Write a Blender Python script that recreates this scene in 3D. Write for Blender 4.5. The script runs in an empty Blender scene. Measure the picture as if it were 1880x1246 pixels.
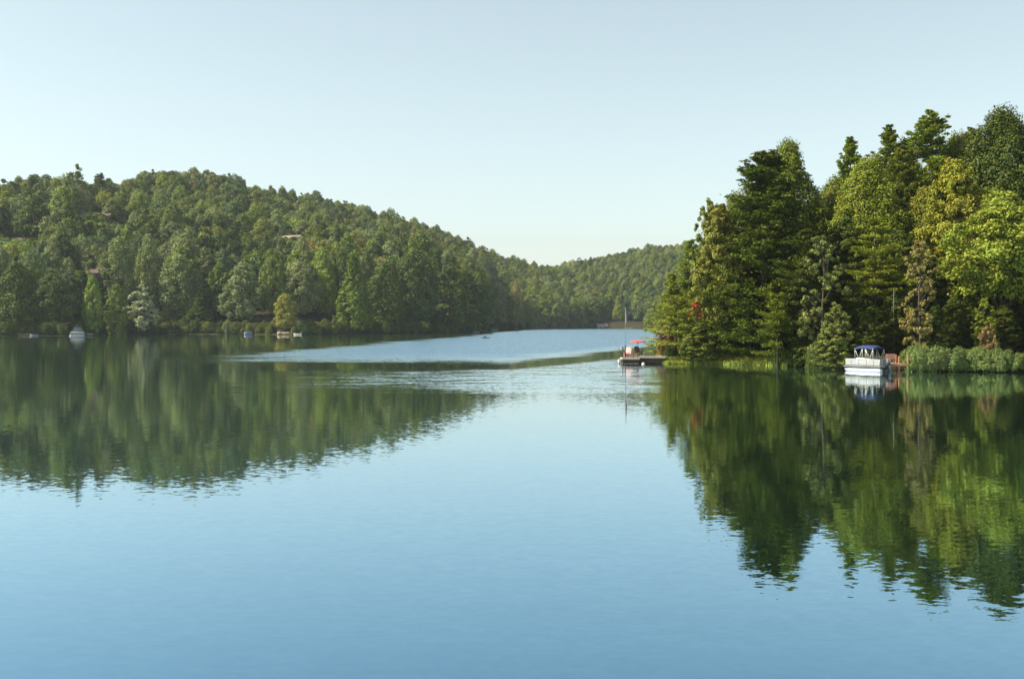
import bpy, math, random
import numpy as np
from mathutils import Vector, Matrix

random.seed(7)
RNG = np.random.default_rng(11)
F, H0, YH, CX = 2089.0, 4.6, 592.0, 940.0      # lens in photo pixels, eye height, horizon row, centre column
scene = bpy.context.scene
COL = scene.collection
R = math.radians

# ------------------------------------------------------------------ basics
def at(px, py, D):
    return Vector(((px - CX) * D / F, D, H0 + (YH - py) * D / F))

def link(o, parent=None):
    COL.objects.link(o)
    if parent is not None:
        o.parent = parent
    return o

def tag(o, label=None, cat=None, group=None, kind=None):
    if label: o['label'] = label
    if cat: o['category'] = cat
    if group: o['group'] = group
    if kind: o['kind'] = kind
    return o

def empty(name, loc, rz=0.0):
    o = bpy.data.objects.new(name, None)
    o.empty_display_size = 0.5
    o.location = loc
    o.rotation_euler = (0, 0, rz)
    return link(o)

def copy_tree(o, parent=None):
    c = o.copy()
    link(c, parent)
    for ch in list(o.children):
        copy_tree(ch, c)
    return c

# ------------------------------------------------------------------ materials
def new_mat(name):
    m = bpy.data.materials.new(name)
    m.use_nodes = True
    nt = m.node_tree
    nt.nodes.clear()
    return m, nt, nt.nodes, nt.links

def plain(name, col, rough=0.6, metal=0.0, var=0.25, scale=3.0, bump=0.0, spec=0.4):
    m, nt, N, L = new_mat(name)
    out = N.new('ShaderNodeOutputMaterial')
    b = N.new('ShaderNodeBsdfPrincipled')
    b.inputs['Roughness'].default_value = rough
    b.inputs['Metallic'].default_value = metal
    b.inputs['Specular IOR Level'].default_value = spec
    tc = N.new('ShaderNodeTexCoord')
    nz = N.new('ShaderNodeTexNoise')
    nz.inputs['Scale'].default_value = scale
    nz.inputs['Detail'].default_value = 5
    L.new(tc.outputs['Object'], nz.inputs['Vector'])
    mx = N.new('ShaderNodeMix'); mx.data_type = 'RGBA'
    mx.inputs['A'].default_value = (*[c * (1 - var) for c in col], 1)
    mx.inputs['B'].default_value = (*[min(1, c * (1 + var)) for c in col], 1)
    L.new(nz.outputs['Fac'], mx.inputs['Factor'])
    L.new(mx.outputs['Result'], b.inputs['Base Color'])
    if bump:
        bp = N.new('ShaderNodeBump'); bp.inputs['Strength'].default_value = bump
        bp.inputs['Distance'].default_value = 0.05
        L.new(nz.outputs['Fac'], bp.inputs['Height'])
        L.new(bp.outputs['Normal'], b.inputs['Normal'])
    L.new(b.outputs['BSDF'], out.inputs['Surface'])
    return m

def foliage(name, transl=0.3, spec=0.25, rough=0.5, warm=0.0):
    """Leaf colour comes from each tree's own tint, varied leaf by leaf and clump by clump."""
    m, nt, N, L = new_mat(name)
    out = N.new('ShaderNodeOutputMaterial')
    at_ = N.new('ShaderNodeAttribute'); at_.attribute_type = 'INSTANCER'; at_.attribute_name = 'tint'
    va = N.new('ShaderNodeAttribute'); va.attribute_type = 'GEOMETRY'; va.attribute_name = 'var'
    geo = N.new('ShaderNodeNewGeometry')
    nz = N.new('ShaderNodeTexNoise'); nz.inputs['Scale'].default_value = 0.45; nz.inputs['Detail'].default_value = 2
    L.new(geo.outputs['Position'], nz.inputs['Vector'])
    hs = N.new('ShaderNodeHueSaturation')
    mr = N.new('ShaderNodeMapRange'); mr.inputs['To Min'].default_value = 0.6; mr.inputs['To Max'].default_value = 1.4
    L.new(va.outputs['Fac'], mr.inputs['Value'])
    mh = N.new('ShaderNodeMapRange'); mh.inputs['From Min'].default_value = 0.3; mh.inputs['From Max'].default_value = 0.7
    mh.inputs['To Min'].default_value = 0.482; mh.inputs['To Max'].default_value = 0.515
    L.new(nz.outputs['Fac'], mh.inputs['Value'])
    L.new(mh.outputs['Result'], hs.inputs['Hue'])
    L.new(mr.outputs['Result'], hs.inputs['Value'])
    L.new(at_.outputs['Color'], hs.inputs['Color'])
    b = N.new('ShaderNodeBsdfPrincipled')
    b.inputs['Roughness'].default_value = rough
    b.inputs['Specular IOR Level'].default_value = spec
    L.new(hs.outputs['Color'], b.inputs['Base Color'])
    tr = N.new('ShaderNodeBsdfTranslucent')
    tm = N.new('ShaderNodeMix'); tm.data_type = 'RGBA'; tm.blend_type = 'MULTIPLY'; tm.inputs['Factor'].default_value = 1
    tm.inputs['B'].default_value = (1.25, 1.2, 0.55, 1)
    L.new(hs.outputs['Color'], tm.inputs['A'])
    L.new(tm.outputs['Result'], tr.inputs['Color'])
    ms = N.new('ShaderNodeMixShader'); ms.inputs['Fac'].default_value = transl
    L.new(b.outputs['BSDF'], ms.inputs[1]); L.new(tr.outputs['BSDF'], ms.inputs[2])
    L.new(ms.outputs['Shader'], out.inputs['Surface'])
    return m

M_LEAF = foliage('leaf', 0.22, 0.2, 0.55)
M_NEEDLE = foliage('needle', 0.18, 0.12, 0.6)
M_BARK = plain('bark', (0.07, 0.052, 0.036), 0.9, var=0.4, scale=2.0, bump=0.6)
M_PALEBARK = plain('pale_bark', (0.085, 0.078, 0.06), 0.9, var=0.35, scale=2.0, bump=0.5)
M_WHITE = plain('white_panel', (0.28, 0.272, 0.255), 0.35, var=0.05, scale=6)
M_ALU = plain('aluminium', (0.5, 0.5, 0.5), 0.4, metal=0.6, var=0.06)
M_TUBE = plain('pale_tube', (0.7, 0.68, 0.62), 0.35, metal=0.3, var=0.05)
M_BLUE = plain('blue_canvas', (0.02, 0.034, 0.11), 0.85, var=0.12, scale=5)
M_VINYL = plain('cream_vinyl', (0.62, 0.55, 0.45), 0.5, var=0.1)
M_SEAM = plain('grey_trim', (0.13, 0.13, 0.13), 0.5)
M_DARK = plain('dark_plastic', (0.02, 0.022, 0.022), 0.35, var=0.2)
M_RUBBER = plain('black_trim', (0.03, 0.03, 0.03), 0.6, var=0.2)
M_DECK = plain('weathered_deck', (0.40, 0.33, 0.25), 0.85, var=0.25, scale=8, bump=0.3)
M_POST = plain('dark_post', (0.07, 0.045, 0.03), 0.9, var=0.35, scale=5)
M_CEDAR = plain('cedar', (0.46, 0.21, 0.09), 0.8, var=0.25, scale=6, bump=0.2)
M_RED = plain('red_canvas', (0.52, 0.085, 0.075), 0.85, var=0.12, scale=4)
M_PINK = plain('pink_paint', (0.72, 0.36, 0.30), 0.6, var=0.12)
M_BROWNPAINT = plain('brown_boards', (0.33, 0.17, 0.12), 0.8, var=0.25, scale=5)
M_FLAG = plain('faded_cloth', (0.22, 0.17, 0.18), 0.9, var=0.25, scale=4)
M_ROOFTAN = plain('tan_roof', (0.27, 0.2, 0.16), 0.9, var=0.15, scale=2)
M_ROOFBROWN = plain('brown_roof', (0.10, 0.062, 0.05), 0.9, var=0.2, scale=2)
M_WALL = plain('pale_wall', (0.5, 0.47, 0.42), 0.8, var=0.1)
M_DWALL = plain('dark_wall', (0.10, 0.08, 0.06), 0.8, var=0.15)
M_GLASS = plain('window_glass', (0.03, 0.035, 0.04), 0.06, var=0.1, spec=0.8)
M_ROCK = plain('rock', (0.36, 0.28, 0.20), 0.9, var=0.4, scale=1.5, bump=0.7)
M_SKIN = plain('skin', (0.5, 0.3, 0.22), 0.6, var=0.06)
M_SHIRT = plain('dark_shirt', (0.015, 0.02, 0.035), 0.8, var=0.2)
M_HULLBLUE = plain('pale_blue_hull', (0.15, 0.19, 0.24), 0.4, var=0.08)
M_GREENPAD = plain('green_canoe', (0.05, 0.09, 0.06), 0.5, var=0.2)

# ------------------------------------------------------------------ mesh builder
class MB:
    def __init__(self): self.v, self.f, self.m = [], [], []
    def add(self, vs, fs, mi=0):
        o = len(self.v)
        self.v += [tuple(p) for p in vs]
        self.f += [tuple(i + o for i in q) for q in fs]
        self.m += [mi] * len(fs)
    def box(self, c, s, rz=0.0, mi=0, tilt=None):
        hx, hy, hz = s[0] / 2, s[1] / 2, s[2] / 2
        M = Matrix.Rotation(rz, 3, 'Z')
        if tilt: M = M @ Matrix.Rotation(tilt[1], 3, tilt[0])
        vs = [Vector(c) + M @ Vector((x, y, z)) for x in (-hx, hx) for y in (-hy, hy) for z in (-hz, hz)]
        self.add(vs, [(0, 1, 3, 2), (4, 6, 7, 5), (0, 4, 5, 1), (2, 3, 7, 6), (0, 2, 6, 4), (1, 5, 7, 3)], mi)
    def tube(self, pts, rad, n=6, mi=0, caps=True):
        pts = [Vector(p) for p in pts]
        if not hasattr(rad, '__len__'): rad = [rad] * len(pts)
        vs = []
        ref = Vector((0.31, 0.94, 0.12))
        for i, p in enumerate(pts):
            d = (pts[min(i + 1, len(pts) - 1)] - pts[max(i - 1, 0)]).normalized()
            a = d.cross(ref)
            if a.length < 1e-3: a = d.cross(Vector((1, 0, 0)))
            a.normalize(); b = d.cross(a)
            for k in range(n):
                t = 2 * math.pi * k / n
                vs.append(p + (a * math.cos(t) + b * math.sin(t)) * rad[i])
        fs = []
        for i in range(len(pts) - 1):
            for k in range(n):
                fs.append((i * n + k, i * n + (k + 1) % n, (i + 1) * n + (k + 1) % n, (i + 1) * n + k))
        if caps:
            fs.append(tuple(range(n - 1, -1, -1)))
            fs.append(tuple((len(pts) - 1) * n + k for k in range(n)))
        self.add(vs, fs, mi)
    def grid(self, rows, mi=0):
        nr, nc = len(rows), len(rows[0])
        self.add([p for r in rows for p in r],
                 [(i * nc + j, i * nc + j + 1, (i + 1) * nc + j + 1, (i + 1) * nc + j) for i in range(nr - 1) for j in range(nc - 1)], mi)
    def mesh(self, name, mats, smooth=False):
        me = bpy.data.meshes.new(name)
        me.from_pydata(self.v, [], self.f)
        for m in (mats if isinstance(mats, (list, tuple)) else [mats]): me.materials.append(m)
        me.polygons.foreach_set('material_index', self.m)
        if smooth: me.polygons.foreach_set('use_smooth', [True] * len(self.f))
        me.update()
        return me
    def build(self, name, mats, parent=None, smooth=False, bevel=0.0, thick=0.0):
        o = link(bpy.data.objects.new(name, self.mesh(name, mats, smooth)), parent)
        if thick:
            s = o.modifiers.new('thick', 'SOLIDIFY'); s.thickness = thick; s.offset = 0
        if bevel:
            b = o.modifiers.new('bevel', 'BEVEL'); b.width = bevel; b.segments = 2; b.limit_method = 'ANGLE'
        return o

def np_mesh(name, V, Fq, mats, midx=None, var=None):
    """Quad mesh straight from arrays."""
    me = bpy.data.meshes.new(name)
    n, k = len(V), len(Fq)
    me.vertices.add(n); me.vertices.foreach_set('co', np.ascontiguousarray(V, dtype=np.float32).ravel())
    me.loops.add(k * 4); me.loops.foreach_set('vertex_index', np.ascontiguousarray(Fq, dtype=np.int32).ravel())
    me.polygons.add(k)
    me.polygons.foreach_set('loop_start', np.arange(0, 4 * k, 4, dtype=np.int32))
    me.polygons.foreach_set('loop_total', np.full(k, 4, dtype=np.int32))
    for m in mats: me.materials.append(m)
    if midx is not None: me.polygons.foreach_set('material_index', np.asarray(midx, dtype=np.int32))
    me.update(calc_edges=True)
    if var is not None:
        a = me.attributes.new('var', 'FLOAT', 'FACE')
        a.data.foreach_set('value', np.asarray(var, dtype=np.float32))
    me.validate()
    return me

def unit(v):
    return v / np.maximum(np.linalg.norm(v, axis=-1, keepdims=True), 1e-9)

def leaf_quads(P, Nrm, size, aspect=0.6, axis=None):
    """One small rhombic leaf per point."""
    n = len(P)
    t = RNG.normal(size=(n, 3)) if axis is None else axis + 0.25 * RNG.normal(size=(n, 3))
    t = unit(t - (t * Nrm).sum(1, keepdims=True) * Nrm)
    b = np.cross(Nrm, t)
    s = np.asarray(size).reshape(-1, 1) * np.ones((n, 1))
    fold = Nrm * s * 0.18
    V = np.stack([P + t * s, P + b * s * aspect + fold, P - t * s, P - b * s * aspect + fold], 1).reshape(-1, 3)
    return V, np.arange(4 * n).reshape(-1, 4)

# ------------------------------------------------------------------ tree kinds
def broadleaf(H=20, Rr=5.5, base=0.25, lobes=34, leaves=20000, leaf=0.2, sub=7, top=0.55, skew=0.0, limb=True, rough=1.0):
    """Lobed crown of small leaves over a forked trunk: (leaf verts, leaf faces, var, trunk MB)."""
    C, Rad = [], []
    for i in range(lobes):
        t = (i + random.random()) / lobes
        prof = max(0.12, math.sin(math.pi * min(1, 0.12 + 0.88 * t) ** (1 / (2 * top)) ) ** 0.65) if t < 0.98 else 0.15
        z = H * (base + (1 - base) * t * 0.93)
        a = i * 2.399 + random.uniform(-0.5, 0.5)
        rl = Rr * random.uniform(0.22, 0.38) * (1.05 - 0.35 * t) 
        rr = max(0, Rr * prof - rl * 0.7) * random.uniform(0.62, 1.08)
        C.append((math.cos(a) * rr + skew * z / H, math.sin(a) * rr, z)); Rad.append(rl)
        if i % 3 == 0:
            C.append((math.cos(a + 2) * rr * 0.4 + skew * z / H, math.sin(a + 2) * rr * 0.4, z)); Rad.append(rl * 1.1)
    C = np.array(C); Rad = np.array(Rad)
    # second level clumps
    w = Rad ** 2 / (Rad ** 2).sum()
    ns = sub * len(C)
    li = RNG.choice(len(C), ns, p=w)
    u = unit(RNG.normal(size=(ns, 3)) + np.array([0, 0, 0.25]))
    outw = unit(C[li] * np.array([1, 1, 0.0]) + 1e-6)
    u = unit(u + 0.45 * outw)
    SC = C[li] + u * Rad[li][:, None] * np.array([1, 1, 0.8]) * RNG.uniform(0.6, 1.05, (ns, 1))
    SR = Rad[li] * RNG.uniform(0.3, 0.55, ns) * rough
    k = RNG.choice(ns, leaves)
    d = unit(RNG.normal(size=(leaves, 3)))
    P = SC[k] + d * (SR[k] * RNG.uniform(0.25, 1.1, leaves))[:, None] * np.array([1.1, 1.1, 0.75])
    Nn = unit(0.6 * d + 0.5 * u[k] + np.array([0, 0, 0.55]) + 0.65 * RNG.normal(size=(leaves, 3)))
    clump = RNG.uniform(0, 1, ns)
    var = np.clip(0.55 * RNG.uniform(0, 1, leaves) + 0.45 * clump[k], 0, 1)
    V, Fq = leaf_quads(P, Nn, leaf * RNG.uniform(0.7, 1.3, leaves), 0.62)
    mb = MB()
    r0 = 0.018 * H
    top_z = H * 0.8
    pts = [(skew * t + 0.25 * math.sin(5 * t), 0.2 * math.sin(7 * t + 1), top_z * t - 0.3 * (1 - t)) for t in np.linspace(0, 1, 8)]
    mb.tube(pts, [r0 * (1.25 if i == 0 else 1) * (1 - 0.85 * i / 7) for i in range(8)], 7)
    if limb:
        for j in range(0, len(C), 2):
            c = Vector(C[j]); t = max(0.12, min(0.95, (c.z - Rr * 0.45) / top_z))
            s = Vector(pts[int(t * 7)])
            m = s.lerp(c, 0.5) + Vector((0, 0, -0.25))
            mb.tube([s, m, c], [r0 * 0.42 * (1 - 0.7 * t), r0 * 0.25 * (1 - 0.6 * t), 0.03], 4, caps=False)
    return V, Fq, var, mb

def dome(H=20, Rr=5.2, base=0.1, wide=0.32, lobes=60, leaves=8000, leaf=0.3, rough=1.0, skew=0.0, point=2.0, foot=0.7):
    """Closed domed crown: small rounded lobes all over an uneven dome."""
    C, Rad, Out = [], [], []
    hc = H * (1 - base)
    ph = [random.uniform(0, 6.28) for _ in range(4)]
    for i in range(lobes):
        t = 1 - ((i + .5) / lobes) ** 0.8
        a = i * 2.39996 + random.uniform(-.25, .25)
        if t > wide: pr = max(0.0, 1 - ((t - wide) / (1 - wide)) ** point) ** (1 / point if point > 1.5 else 1)
        else: pr = foot + (1 - foot) * t / wide
        pr *= 1 + rough * (.13 * math.sin(2 * a + ph[0] + 3 * t) + .10 * math.sin(3 * a + ph[1] - 5 * t)) + random.uniform(-.1, .08) * rough
        rl = Rr * random.uniform(.2, .34)
        rr = max(0.0, Rr * pr - rl * .8)
        z = H * base + hc * t - rl * .55 * t
        C.append((math.cos(a) * rr + skew * t, math.sin(a) * rr, z)); Rad.append(rl)
        o = Vector((math.cos(a) * (1.1 - .7 * t), math.sin(a) * (1.1 - .7 * t), .15 + .9 * t)).normalized(); Out.append(tuple(o))
    C, Rad, Out = np.array(C), np.array(Rad), np.array(Out)
    k = RNG.choice(lobes, leaves, p=Rad ** 2 / (Rad ** 2).sum())
    d = unit(RNG.normal(size=(leaves, 3)) + .75 * Out[k])
    wob = 1 + .22 * np.sin(7 * d[:, 0] + 3 * k) * np.sin(6 * d[:, 1] + 2 * k) + .15 * np.sin(9 * d[:, 2] + k)
    P = C[k] + d * (Rad[k] * RNG.uniform(.62, 1.08, leaves) * wob)[:, None]
    Nn = unit(.8 * d + .35 * Out[k] + np.array([0, 0, .25]) + .5 * RNG.normal(size=(leaves, 3)))
    clump = RNG.uniform(0, 1, lobes)
    var = np.clip(.6 * RNG.uniform(0, 1, leaves) + .4 * clump[k], 0, 1)
    V, Fq = leaf_quads(P, Nn, leaf * RNG.uniform(.7, 1.3, leaves), .65)
    mb = MB(); r0 = .018 * H
    mb.tube([(0, 0, -.3), (.1, .05, H * .25), (skew * .4, 0, H * .5), (skew * .7, .05, H * .78)], [r0 * 1.2, r0, r0 * .6, r0 * .2], 6)
    for j in range(0, lobes, 6):
        c = Vector(C[j]); z0 = max(H * .12, c.z - Rr * .5)
        mb.tube([(skew * z0 / H, 0, z0), Vector((c.x * .5, c.y * .5, (z0 + c.z) / 2 - .2)), c], [r0 * .35, r0 * .22, .03], 4, caps=False)
    return V, Fq, var, mb

def conifer(H=24, Rr=4.6, base=0.12, whorl=0.95, per=5, pads=7, needles=26, nl=0.2, droop=0.05, shape=0.75, gap=0.12, padr=0.62, fan=0.35):
    """Straight trunk with tiers of branches that carry flat pads of needles."""
    P, Nn, Ax, var = [], [], [], []
    mb = MB()
    mb.tube([(0, 0, -0.3), (0.05, 0, H * 0.35), (0.0, 0.08, H * 0.7), (0, 0, H)], [0.013 * H, 0.011 * H, 0.006 * H, 0.02], 7)
    z = H * base
    while z < H * 0.985:
        t = (z - H * base) / (H * (1 - base))
        L = Rr * (1 - t) ** shape * (0.62 + 0.38 * min(1, t * 5 + 0.25)) + 0.25
        for b in range(per):
            if random.random() < gap: continue
            a = random.uniform(0, 2 * math.pi)
            Lb = L * random.uniform(0.5, 1.25)
            zz = z + random.uniform(-0.3, 0.3) * whorl
            rise = (0.55 * t - droop) * Lb
            ca, sa = math.cos(a), math.sin(a)
            tip = Vector((ca * Lb, sa * Lb, zz + rise))
            mb.tube([(0, 0, zz), (ca * Lb * 0.55, sa * Lb * 0.55, zz + rise * 0.35 - 0.05 * Lb), tip], [0.03 + 0.006 * Lb, 0.03, 0.012], 3, caps=False)
            k = max(2, int(pads * (0.35 + 0.65 * Lb / Rr)))
            cv = random.random()
            for j in range(k):
                s = 0.28 + 0.75 * (j + random.random() * 0.6) / k
                side = random.uniform(-1, 1) * fan * Lb * (1.05 - 0.55 * s)
                px, py = ca * Lb * s - sa * side, sa * Lb * s + ca * side
                pz = zz + rise * s ** 1.6 - 0.06 * Lb * s * (1 - s) * 2 + random.uniform(-0.08, 0.12)
                pr = padr * random.uniform(0.7, 1.25) * (0.34 + 0.66 * (1 - t) ** .7)
                m = needles
                d = RNG.normal(size=(m, 3)) * np.array([pr * 0.5, pr * 0.5, pr * 0.24])
                P.append(np.array([px, py, pz]) + d)
                Nn.append(unit(np.array([0, 0, 0.9]) + 0.7 * RNG.normal(size=(m, 3))))
                Ax.append(unit(np.array([ca, sa, 0.35]) + 0.8 * RNG.normal(size=(m, 3))))
                var.append(np.clip(0.45 * RNG.uniform(0, 1, m) + 0.3 * cv + 0.25 * random.random(), 0, 1))
        z += whorl * random.uniform(0.75, 1.25) * (1 - 0.45 * t)
    P = np.concatenate(P); Nn = np.concatenate(Nn); Ax = np.concatenate(Ax); var = np.concatenate(var)
    V, Fq = leaf_quads(P, Nn, nl * RNG.uniform(0.7, 1.35, len(P)), 0.3, Ax)
    return V, Fq, var, mb

class Kind:
    def __init__(self, name, data, leafmat, height, width, form, bark=M_BARK):
        V, Fq, var, mb = data
        self.name, self.form = name, form
        self.H = float(V[:, 2].max()); self.W = 2 * float(np.percentile(np.hypot(V[:, 0], V[:, 1]), 97.5))
        self.crown = np_mesh(name + '_crown', V, Fq, [leafmat], None, var)
        self.trunk = mb.mesh(name + '_trunk', bark, True)
        # both in one mesh for trees too far off to show their parts
        q = [f for f in mb.f if len(f) == 4]
        tv = np.array(mb.v); tq = np.array(q) + len(V)
        self.whole = np_mesh(name, np.concatenate([V, tv]), np.concatenate([Fq, tq]), [leafmat, bark],
                             np.concatenate([np.zeros(len(Fq)), np.ones(len(tq))]), np.concatenate([var, np.full(len(tq), .5)]))

# near kinds (right shore)
NEAR_B = [
    Kind('broadleaf_tree', broadleaf(22, 5.6, 0.10, 84, 62000, 0.185, 7, 0.62), M_LEAF, 22, 11.5, 'tall'),
    Kind('broadleaf_tree', broadleaf(22, 5.0, 0.05, 90, 62000, 0.18, 7, 0.55, 0.5), M_LEAF, 22, 10.5, 'full'),
    Kind('broadleaf_tree', broadleaf(20, 6.6, 0.38, 80, 62000, 0.19, 8, 0.55), M_LEAF, 20, 13.5, 'spreading'),
    Kind('broadleaf_tree', broadleaf(15, 2.9, 0.06, 56, 24000, 0.15, 5, 0.5, 0.3, True, 0.9), M_LEAF, 15, 6.0, 'slender'),
    Kind('broadleaf_tree', broadleaf(15, 3.4, 0.1, 34, 13000, 0.15, 4, 0.55, 0.6, True, 0.75), M_LEAF, 15, 7.0, 'open'),
    Kind('broadleaf_tree', dome(22, 5.6, .05, .36, 150, 76000, .15, 1.1, 0.3, 1.9, .8), M_LEAF, 22, 11.5, 'domed'),
    Kind('broadleaf_tree', dome(22, 5.2, .03, .30, 150, 76000, .15, 1.3, 0.6, 1.6, .85), M_LEAF, 22, 11, 'high'),
]
NEAR_P = [
    Kind('pine_tree', conifer(26, 5.6, 0.05, 0.62, 6, 11, 38, 0.19, 0.0, 0.5, 0.1, 0.85, 0.4), M_NEEDLE, 26, 11, 'broad'),
    Kind('pine_tree', conifer(24, 4.6, 0.06, 0.85, 6, 9, 36, 0.19, -0.05, 0.8, 0.2, 0.7), M_NEEDLE, 24, 8.5, 'pointed'),
    Kind('pine_tree', conifer(12, 4.0, 0.28, 0.85, 5, 9, 34, 0.17, -0.02, 0.5, 0.22, 0.6), M_NEEDLE, 12, 8, 'layered'),
    Kind('pine_tree', conifer(20, 4.8, 0.05, 1.5, 5, 11, 52, 0.17, 0.16, 0.5, 0.22, 0.8, 0.3), M_NEEDLE, 20, 9.5, 'tiered'),
    Kind('pine_tree', conifer(24, 5.0, 0.22, 0.8, 6, 9, 40, 0.2, -0.22, 0.72, 0.16, 0.55, 0.28), M_NEEDLE, 24, 9, 'feathery'),
    Kind('pine_tree', conifer(26, 5.6, 0.03, 0.62, 6, 11, 38, 0.2, -0.12, 0.62, 0.1, 0.72, 0.4), M_NEEDLE, 26, 11, 'broad'),
]
NEAR_S = [
    Kind('shrub', dome(2.6, 1.9, 0.0, .4, 60, 9000, .085, 1.6, .1, 2.2, 1.0), M_LEAF, 2.6, 3.8, 'rounded'),
    Kind('shrub', broadleaf(2.4, 1.5, 0.02, 18, 5000, 0.12, 6, 0.6, 0.2, False), M_LEAF, 2.4, 3.0, 'ragged'),
]
# kinds for the far hillsides
HILL = [
    Kind('broadleaf_tree', dome(20, 5.4, .10, .34, 64, 9000, .27), M_LEAF, 20, 11, 'round-crowned'),
    Kind('broadleaf_tree', dome(20, 5.0, .10, .30, 52, 8500, .27, 1.6, 1.2), M_LEAF, 20, 10, 'lopsided'),
    Kind('broadleaf_tree', dome(21, 4.2, .06, .36, 60, 8000, .26, .9), M_LEAF, 21, 8.6, 'narrow'),
    Kind('broadleaf_tree', dome(18, 6.2, .14, .42, 70, 9500, .28, 1.2, 0, 2.4), M_LEAF, 18, 12.5, 'spreading'),
    Kind('broadleaf_tree', dome(20, 5.2, .03, .25, 72, 9500, .26, 1.0, 0, 1.7, .9), M_LEAF, 20, 10.5, 'full-skirted'),
    Kind('broadleaf_tree', broadleaf(21, 5.2, 0.10, 30, 8500, 0.28, 6, 0.62, -0.6, True, 1.1), M_LEAF, 21, 10.5, 'lumpy'),
    Kind('pine_tree', dome(22, 4.2, .03, .14, 90, 8500, .25, .8, 0, 1.15, .85), M_NEEDLE, 22, 8, 'conical'),
    Kind('pine_tree', conifer(23, 4.6, 0.08, 1.3, 6, 6, 18, 0.36, -0.02, 0.5, 0.18, 0.9), M_NEEDLE, 23, 9, 'ragged'),
    Kind('pine_tree', conifer(22, 3.4, 0.05, 1.0, 7, 6, 16, 0.34, 0.06, 0.7, 0.08, 0.75), M_NEEDLE, 22, 7, 'pointed'),
]

# ------------------------------------------------------------------ terrain
def tab(*p):
    a = np.array(p, dtype=float).reshape(-1, 2)
    return lambda x: np.interp(x, a[:, 0], a[:, 1])
SHORE = tab(-600, 380, 0, 398, 150, 400, 235, 436, 300, 450, 440, 442, 540, 432, 640, 452, 700, 470, 800, 500, 870, 522, 886, 552,
            893, 742, 960, 800, 1100, 872, 1180, 862, 1400, 850, 2600, 850)
RIDGE = tab(-600, 760, 0, 650, 140, 645, 200, 720, 320, 800, 600, 850, 800, 960, 900, 1150, 1000, 1300, 1250, 1300, 2600, 1300)
SKY = tab(-600, 335, -100, 335, 0, 338, 60, 333, 130, 322, 180, 332, 250, 316, 320, 307, 400, 317, 480, 339, 550, 358, 600, 366, 700, 387,
          780, 414, 840, 436, 900, 463, 960, 479, 1000, 487, 1050, 486, 1080, 476, 1120, 465, 1160, 457, 1200, 451, 1250, 452, 1400, 440, 2600, 430)
RF = tab(1150, 150, 1190, 131, 1225, 127, 1300, 127, 1400, 124, 1440, 120.5, 1500, 115, 1530, 111.5, 1570, 111.5, 1660, 110.5, 1700, 107.6, 1880, 106, 2100, 101, 2600, 95)
RB = tab(1195, 150, 1230, 185, 1300, 240, 1500, 320, 2600, 420)

def ground(x, y):
    x = np.asarray(x, dtype=float); y = np.asarray(y, dtype=float)
    D = np.maximum(y, 1.0)
    px = CX + x * F / D
    d0, d1 = SHORE(px), RIDGE(px)
    zr = H0 + (YH - SKY(px)) * d1 / F - 17.0
    t = (D - d0) / (d1 - d0)
    up = 0.5 + zr * np.clip(t, 0, 1) ** 0.92 - 0.22 * np.maximum(0, D - d1)
    up = up + (2.2 * np.sin(x * 0.045 + 1.3) * np.cos(y * 0.038) + 1.2 * np.sin(x * 0.11 + y * 0.07)) * np.clip(t * 6, 0, 1)
    zl = np.where(t > 0, up, np.maximum(-2.5, 0.5 + (D - d0) * 0.12))
    dr = np.minimum(np.minimum(D - RF(px), RB(px) - D), (px - 1192) * D / F)
    zr_ = np.where(dr > 0, 0.35 + 0.16 * dr + 0.10 * np.maximum(0, dr - 14), np.maximum(-2.5, 0.35 + dr * 0.5))
    zr_ = np.minimum(zr_, 15 + 0.02 * dr)
    zr_ = zr_ + np.where(dr > 3, 0.25 * np.sin(x * 0.9) * np.cos(y * 0.7), 0)
    return np.maximum(zl, zr_)

def gz(x, y): return float(ground(x, y))

pxs = np.concatenate([np.arange(-420, 880, 10), np.arange(880, 900, 2.5), np.arange(900, 1180, 10), np.arange(1180, 1900, 5), np.arange(1900, 2360, 10)])
Ds = [70.0]
while Ds[-1] < 1500: Ds.append(Ds[-1] * 1.0085)
Ds = np.array(Ds)
PX, DD = np.meshgrid(pxs, Ds)
XX = (PX - CX) * DD / F
ZZ = ground(XX, DD)
nr, nc = XX.shape
idx = np.arange(nr * nc).reshape(nr, nc)
Fq = np.stack([idx[:-1, :-1], idx[:-1, 1:], idx[1:, 1:], idx[1:, :-1]], -1).reshape(-1, 4)
def mat_floor():
    m, nt, N, L = new_mat('forest_floor')
    out = N.new('ShaderNodeOutputMaterial'); b = N.new('ShaderNodeBsdfPrincipled')
    b.inputs['Roughness'].default_value = 1.0; b.inputs['Specular IOR Level'].default_value = 0.1
    g = N.new('ShaderNodeNewGeometry'); nz = N.new('ShaderNodeTexNoise'); nz.inputs['Scale'].default_value = 0.35; nz.inputs['Detail'].default_value = 6
    L.new(g.outputs['Position'], nz.inputs['Vector'])
    cr = N.new('ShaderNodeValToRGB')
    cr.color_ramp.elements[0].position = 0.35; cr.color_ramp.elements[0].color = (0.026, 0.021, 0.011, 1)
    cr.color_ramp.elements[1].position = 0.65; cr.color_ramp.elements[1].color = (0.045, 0.042, 0.016, 1)
    L.new(nz.outputs['Fac'], cr.inputs['Fac']); L.new(cr.outputs['Color'], b.inputs['Base Color'])
    L.new(b.outputs['BSDF'], out.inputs['Surface'])
    return m
tme = np_mesh('ground', np.stack([XX, DD, ZZ], -1).reshape(-1, 3), Fq, [mat_floor()])
tme.polygons.foreach_set('use_smooth', [True] * len(tme.polygons))
tag(link(bpy.data.objects.new('ground', tme)), kind='structure')

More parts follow.
